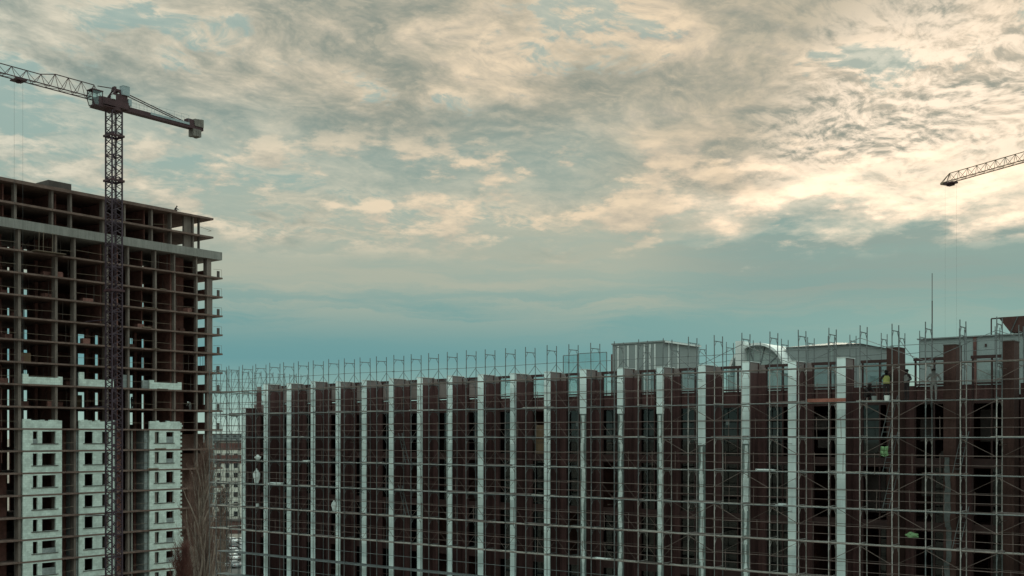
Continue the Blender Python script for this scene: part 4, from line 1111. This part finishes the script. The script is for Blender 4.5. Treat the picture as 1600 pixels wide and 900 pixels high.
CR = dict(pelvis=(0, .12, .34), waist=(0, .08, .47), chest=(0, -.06, .66), neck=(0, -.15, .80), head=(0, -.21, .92), crown=(0, -.24, 1.01),
          shl=(-.18, -.1, .74), ell=(-.22, -.30, .55), wrl=(-.12, -.44, .46), hal=(-.08, -.50, .42), shr=(.18, -.1, .74), elr=(.22, -.30, .55), wrr=(.12, -.44, .46), har=(.08, -.50, .42),
          hil=(-.10, .10, .32), knl=(-.16, -.26, .46), anl=(-.14, .02, .09), tol=(-.15, -.14, .05), hir=(.10, .10, .32), knr=(.16, -.26, .46), anr=(.14, .02, .09), tor=(.15, -.14, .05))
person(CR, M['cloth_dark'], M['cloth_dark'], onscaf(1355, 30.0, .55), RZ + 1.0, 'worker in black crouching on the scaffold deck', None, None, M['cloth_dark'], GR)
BEND = dict(waist=(0, -.06, 1.05), chest=(0, -.28, 1.12), neck=(0, -.44, 1.14), head=(0, -.56, 1.14), crown=(0, -.65, 1.15), shl=(-.18, -.36, 1.12), ell=(-.22, -.42, .86), wrl=(-.18, -.55, .68), hal=(-.16, -.60, .62),
            shr=(.18, -.36, 1.12), elr=(.22, -.42, .86), wrr=(.18, -.55, .68), har=(.16, -.60, .62))
def ontower(px, z, q): return Tw(tT(px, q), q, z)
person(BEND, M['cloth_grey'], M['cloth_blue'], ontower(297, ZK[7], .9), TZ - 1.2, 'worker in a white helmet bending over on an open floor of the tower', None, M['white'], None)
person(CR, M['cloth_dark'], M['cloth_dark'], (*Tw(tT(274, 1.5), 1.5, 0)[:2], 61.45), TZ + .6, 'dark figure crouching on the roof edge of the tower', None, None, M['cloth_dark'])
person({}, mat('red_cloth', (.22, .02, .02), .9), M['cloth_dark'], ontower(125, ZK[6], .8), TZ, 'worker in a red jacket standing in the tower behind a low wall', None, None, M['cloth_dark'])
person(BACK, M['cloth_dark'], M['cloth_dark'], ontower(205.5, ZK[7], 2.0), TZ + 1.5, 'worker in dark clothes against a bright opening in the tower', None, None, M['cloth_dark'])

# ------------------------------------------------------------------ things lying and hanging on the scaffold
def bucket(px, level, q, label, m=None, z=None):
    mb = MB(); n = 14; b0 = 0
    for zz, r in ((0, .13), (.30, .16), (.30, .15), (.02, .12)): mb.v += [(r * math.cos(2 * math.pi * i / n), r * math.sin(2 * math.pi * i / n), zz) for i in range(n)]
    for k in range(3):
        for i in range(n): mb.f.append((k * n + i, k * n + (i + 1) % n, (k + 1) * n + (i + 1) % n, (k + 1) * n + i))
    mb.f.append(tuple(range(n - 1, -1, -1))); mb.f.append(tuple(3 * n + i for i in range(n)))
    o = mb.build('bucket', m or M['white'], None, onscaf(px, level if z is None else z, q)); tag(o, label, 'bucket')
    h = MB(); pts = [(.155 * math.cos(R(a)), 0, .28 + .17 * math.sin(R(a))) for a in range(0, 181, 30)]
    for p, q_ in zip(pts, pts[1:]): h.tube(p, q_, .006, 4)
    h.build('handle', M['steel'], o); return o
bucket(1386, 30.0, .12, 'white plastic bucket on the deck below the yellow-vested worker', z=30.0)
bucket(402, 22.0, .5, 'white bucket standing on a low deck beside the second fin from the end')
bucket(1366, 30.0, .4, 'grey bucket on the deck beside the crouching worker', M['cladding'])
def sack(name, px, level, q, w, h, m, label, cat, seed, flat=.5):
    rr = random.Random(seed); bm = bmesh.new(); bmesh.ops.create_icosphere(bm, subdivisions=3, radius=.5)
    for v in bm.verts:
        c = v.co; k = 1 + .22 * math.sin(c.x * 9 + seed) * math.cos(c.z * 8 + seed) + rr.uniform(-.05, .05)
        v.co = Vector((c.x * w * k, c.y * w * flat * k, max(c.z * k, -.42) * h + h * .42))
    me = bpy.data.meshes.new(name); bm.to_mesh(me); bm.free(); me.materials.append(m)
    o = put(me, name, None, onscaf(px, level, q), RZ + rr.uniform(-.2, .2)); return tag(o, label, cat)
sack('cement_sack', 403, 26.0, .5, .7, .5, M['white'], 'white sack standing on the deck by the second fin from the end', 'sack', 2)
sack('plastic_sheet', 401, 24.0, .45, .9, 1.35, M['plastic'], 'crumpled translucent plastic sheet bunched up on the scaffold deck', 'sheet', 5, .35)
sack('cement_sack', 522, 22.0, .5, .5, .95, M['plastic'], 'pale upright bag leaning on a fin low on the scaffold', 'sack', 8)
def boards(px, level, q, L, n, m, label, name='timber_boards', rz=0.0):
    e = empty(name, onscaf(px, level, q), RZ + rz); tag(e, label, 'boards')
    for i in range(n): MB().box(-L / 2, L / 2, -.1, .1, 0, .035).build('board', m, e, (random.uniform(-.15, .15), random.uniform(-.1, .1), i * .036), random.uniform(-.06, .06))
    return e
boards(432, 24.0, .5, 1.7, 5, M['white'], 'small pile of white boards on the deck beside the plastic sheet')
boards(1197, 26.0, .25, 1.1, 3, M['white'], 'white boards lying at the deck edge beside the fin left of the red plank')
boards(1222, 24.0, .3, .5, 3, M['plastic'], 'short pale offcuts stacked on the deck under the white boards')
boards(942, 18.4 + 1.6, .3, 1.2, 2, M['white'], 'pale boards lying on the lowest deck in view below the roof cabin')
boards(383 + 95, 26.0, .3, .6, 3, M['white'], 'pale offcuts on a deck near the far end of the scaffold')
e = empty('red_plank', onscaf(1292, 30.0, -.06), RZ); tag(e, 'long reddish plank fixed along the deck edge left of the crouching worker', 'plank')
BX(-1.15, 1.1, -.02, .02, .0, .2).build('board', M['redplank'], e)
BX(-1.15, .35, .03, .07, .005, .19).build('board', M['redplank'], e)
def ladder(px, level, q, lean, label, h=2.3):
    e = empty('ladder', onscaf(px, level, q), RZ); tag(e, label, 'ladder', 'ladders between the decks')
    for x in (0, .36): MB().bar((x, 0, 0), (x + lean, 0, h), .05, .03).build('rail', M['steel'], e)
    for i in range(1, 8): MB().tube((lean * i / 8, 0, h * i / 8), (.36 + lean * i / 8, 0, h * i / 8), .014, 4).build('rung', M['steel'], e)
LL = 'leaning ladder joining two scaffold decks '
for px, lv, ln, where in ((634, 26.0, -.75, 'left of the fin with the tall dark window'), (634, 22.0, -.75, 'two decks below another one left of the roof cabin'), (1377, 28.0, .55, 'under the yellow-vested worker'), (1379, 24.0, .55, 'below the green bag beside the first brown pier'), (1379, 26.0, .5, 'behind the green bag beside the first brown pier'),
                          (1488, 26.0, .5, 'right of the second brown pier on the upper deck'), (1488, 22.0, .5, 'right of the second brown pier on the lower deck')):
    ladder(px, lv, .75, ln, LL + where)
# green hi-vis things
g = MB()
n = 7
for i in range(n + 1):
    for j in range(n + 1): g.v.append((-.19 + .38 * i / n + .02 * math.sin(j * 1.3), .05 * math.sin(i * 1.9) + .03 * math.cos(j * 2.1), -.52 * j / n + .03 * math.sin(i * 1.1)))
for i in range(n):
    for j in range(n): g.f.append((i * (n + 1) + j, (i + 1) * (n + 1) + j, (i + 1) * (n + 1) + j + 1, i * (n + 1) + j + 1))
gb = g.build('green_bag', M['green'], None, onscaf(1381, 27.46, -.07), RZ); tag(gb, 'bright green cloth bag hanging on the guard rail below the workers', 'bag')
sm = gb.modifiers.new('solid', 'SOLIDIFY'); sm.thickness = .05
sack('green_vest', 1426, 22.52, .05, .72, .34, M['green'], 'rumpled green hi-vis vest draped low on the scaffold', 'vest', 3, .3)
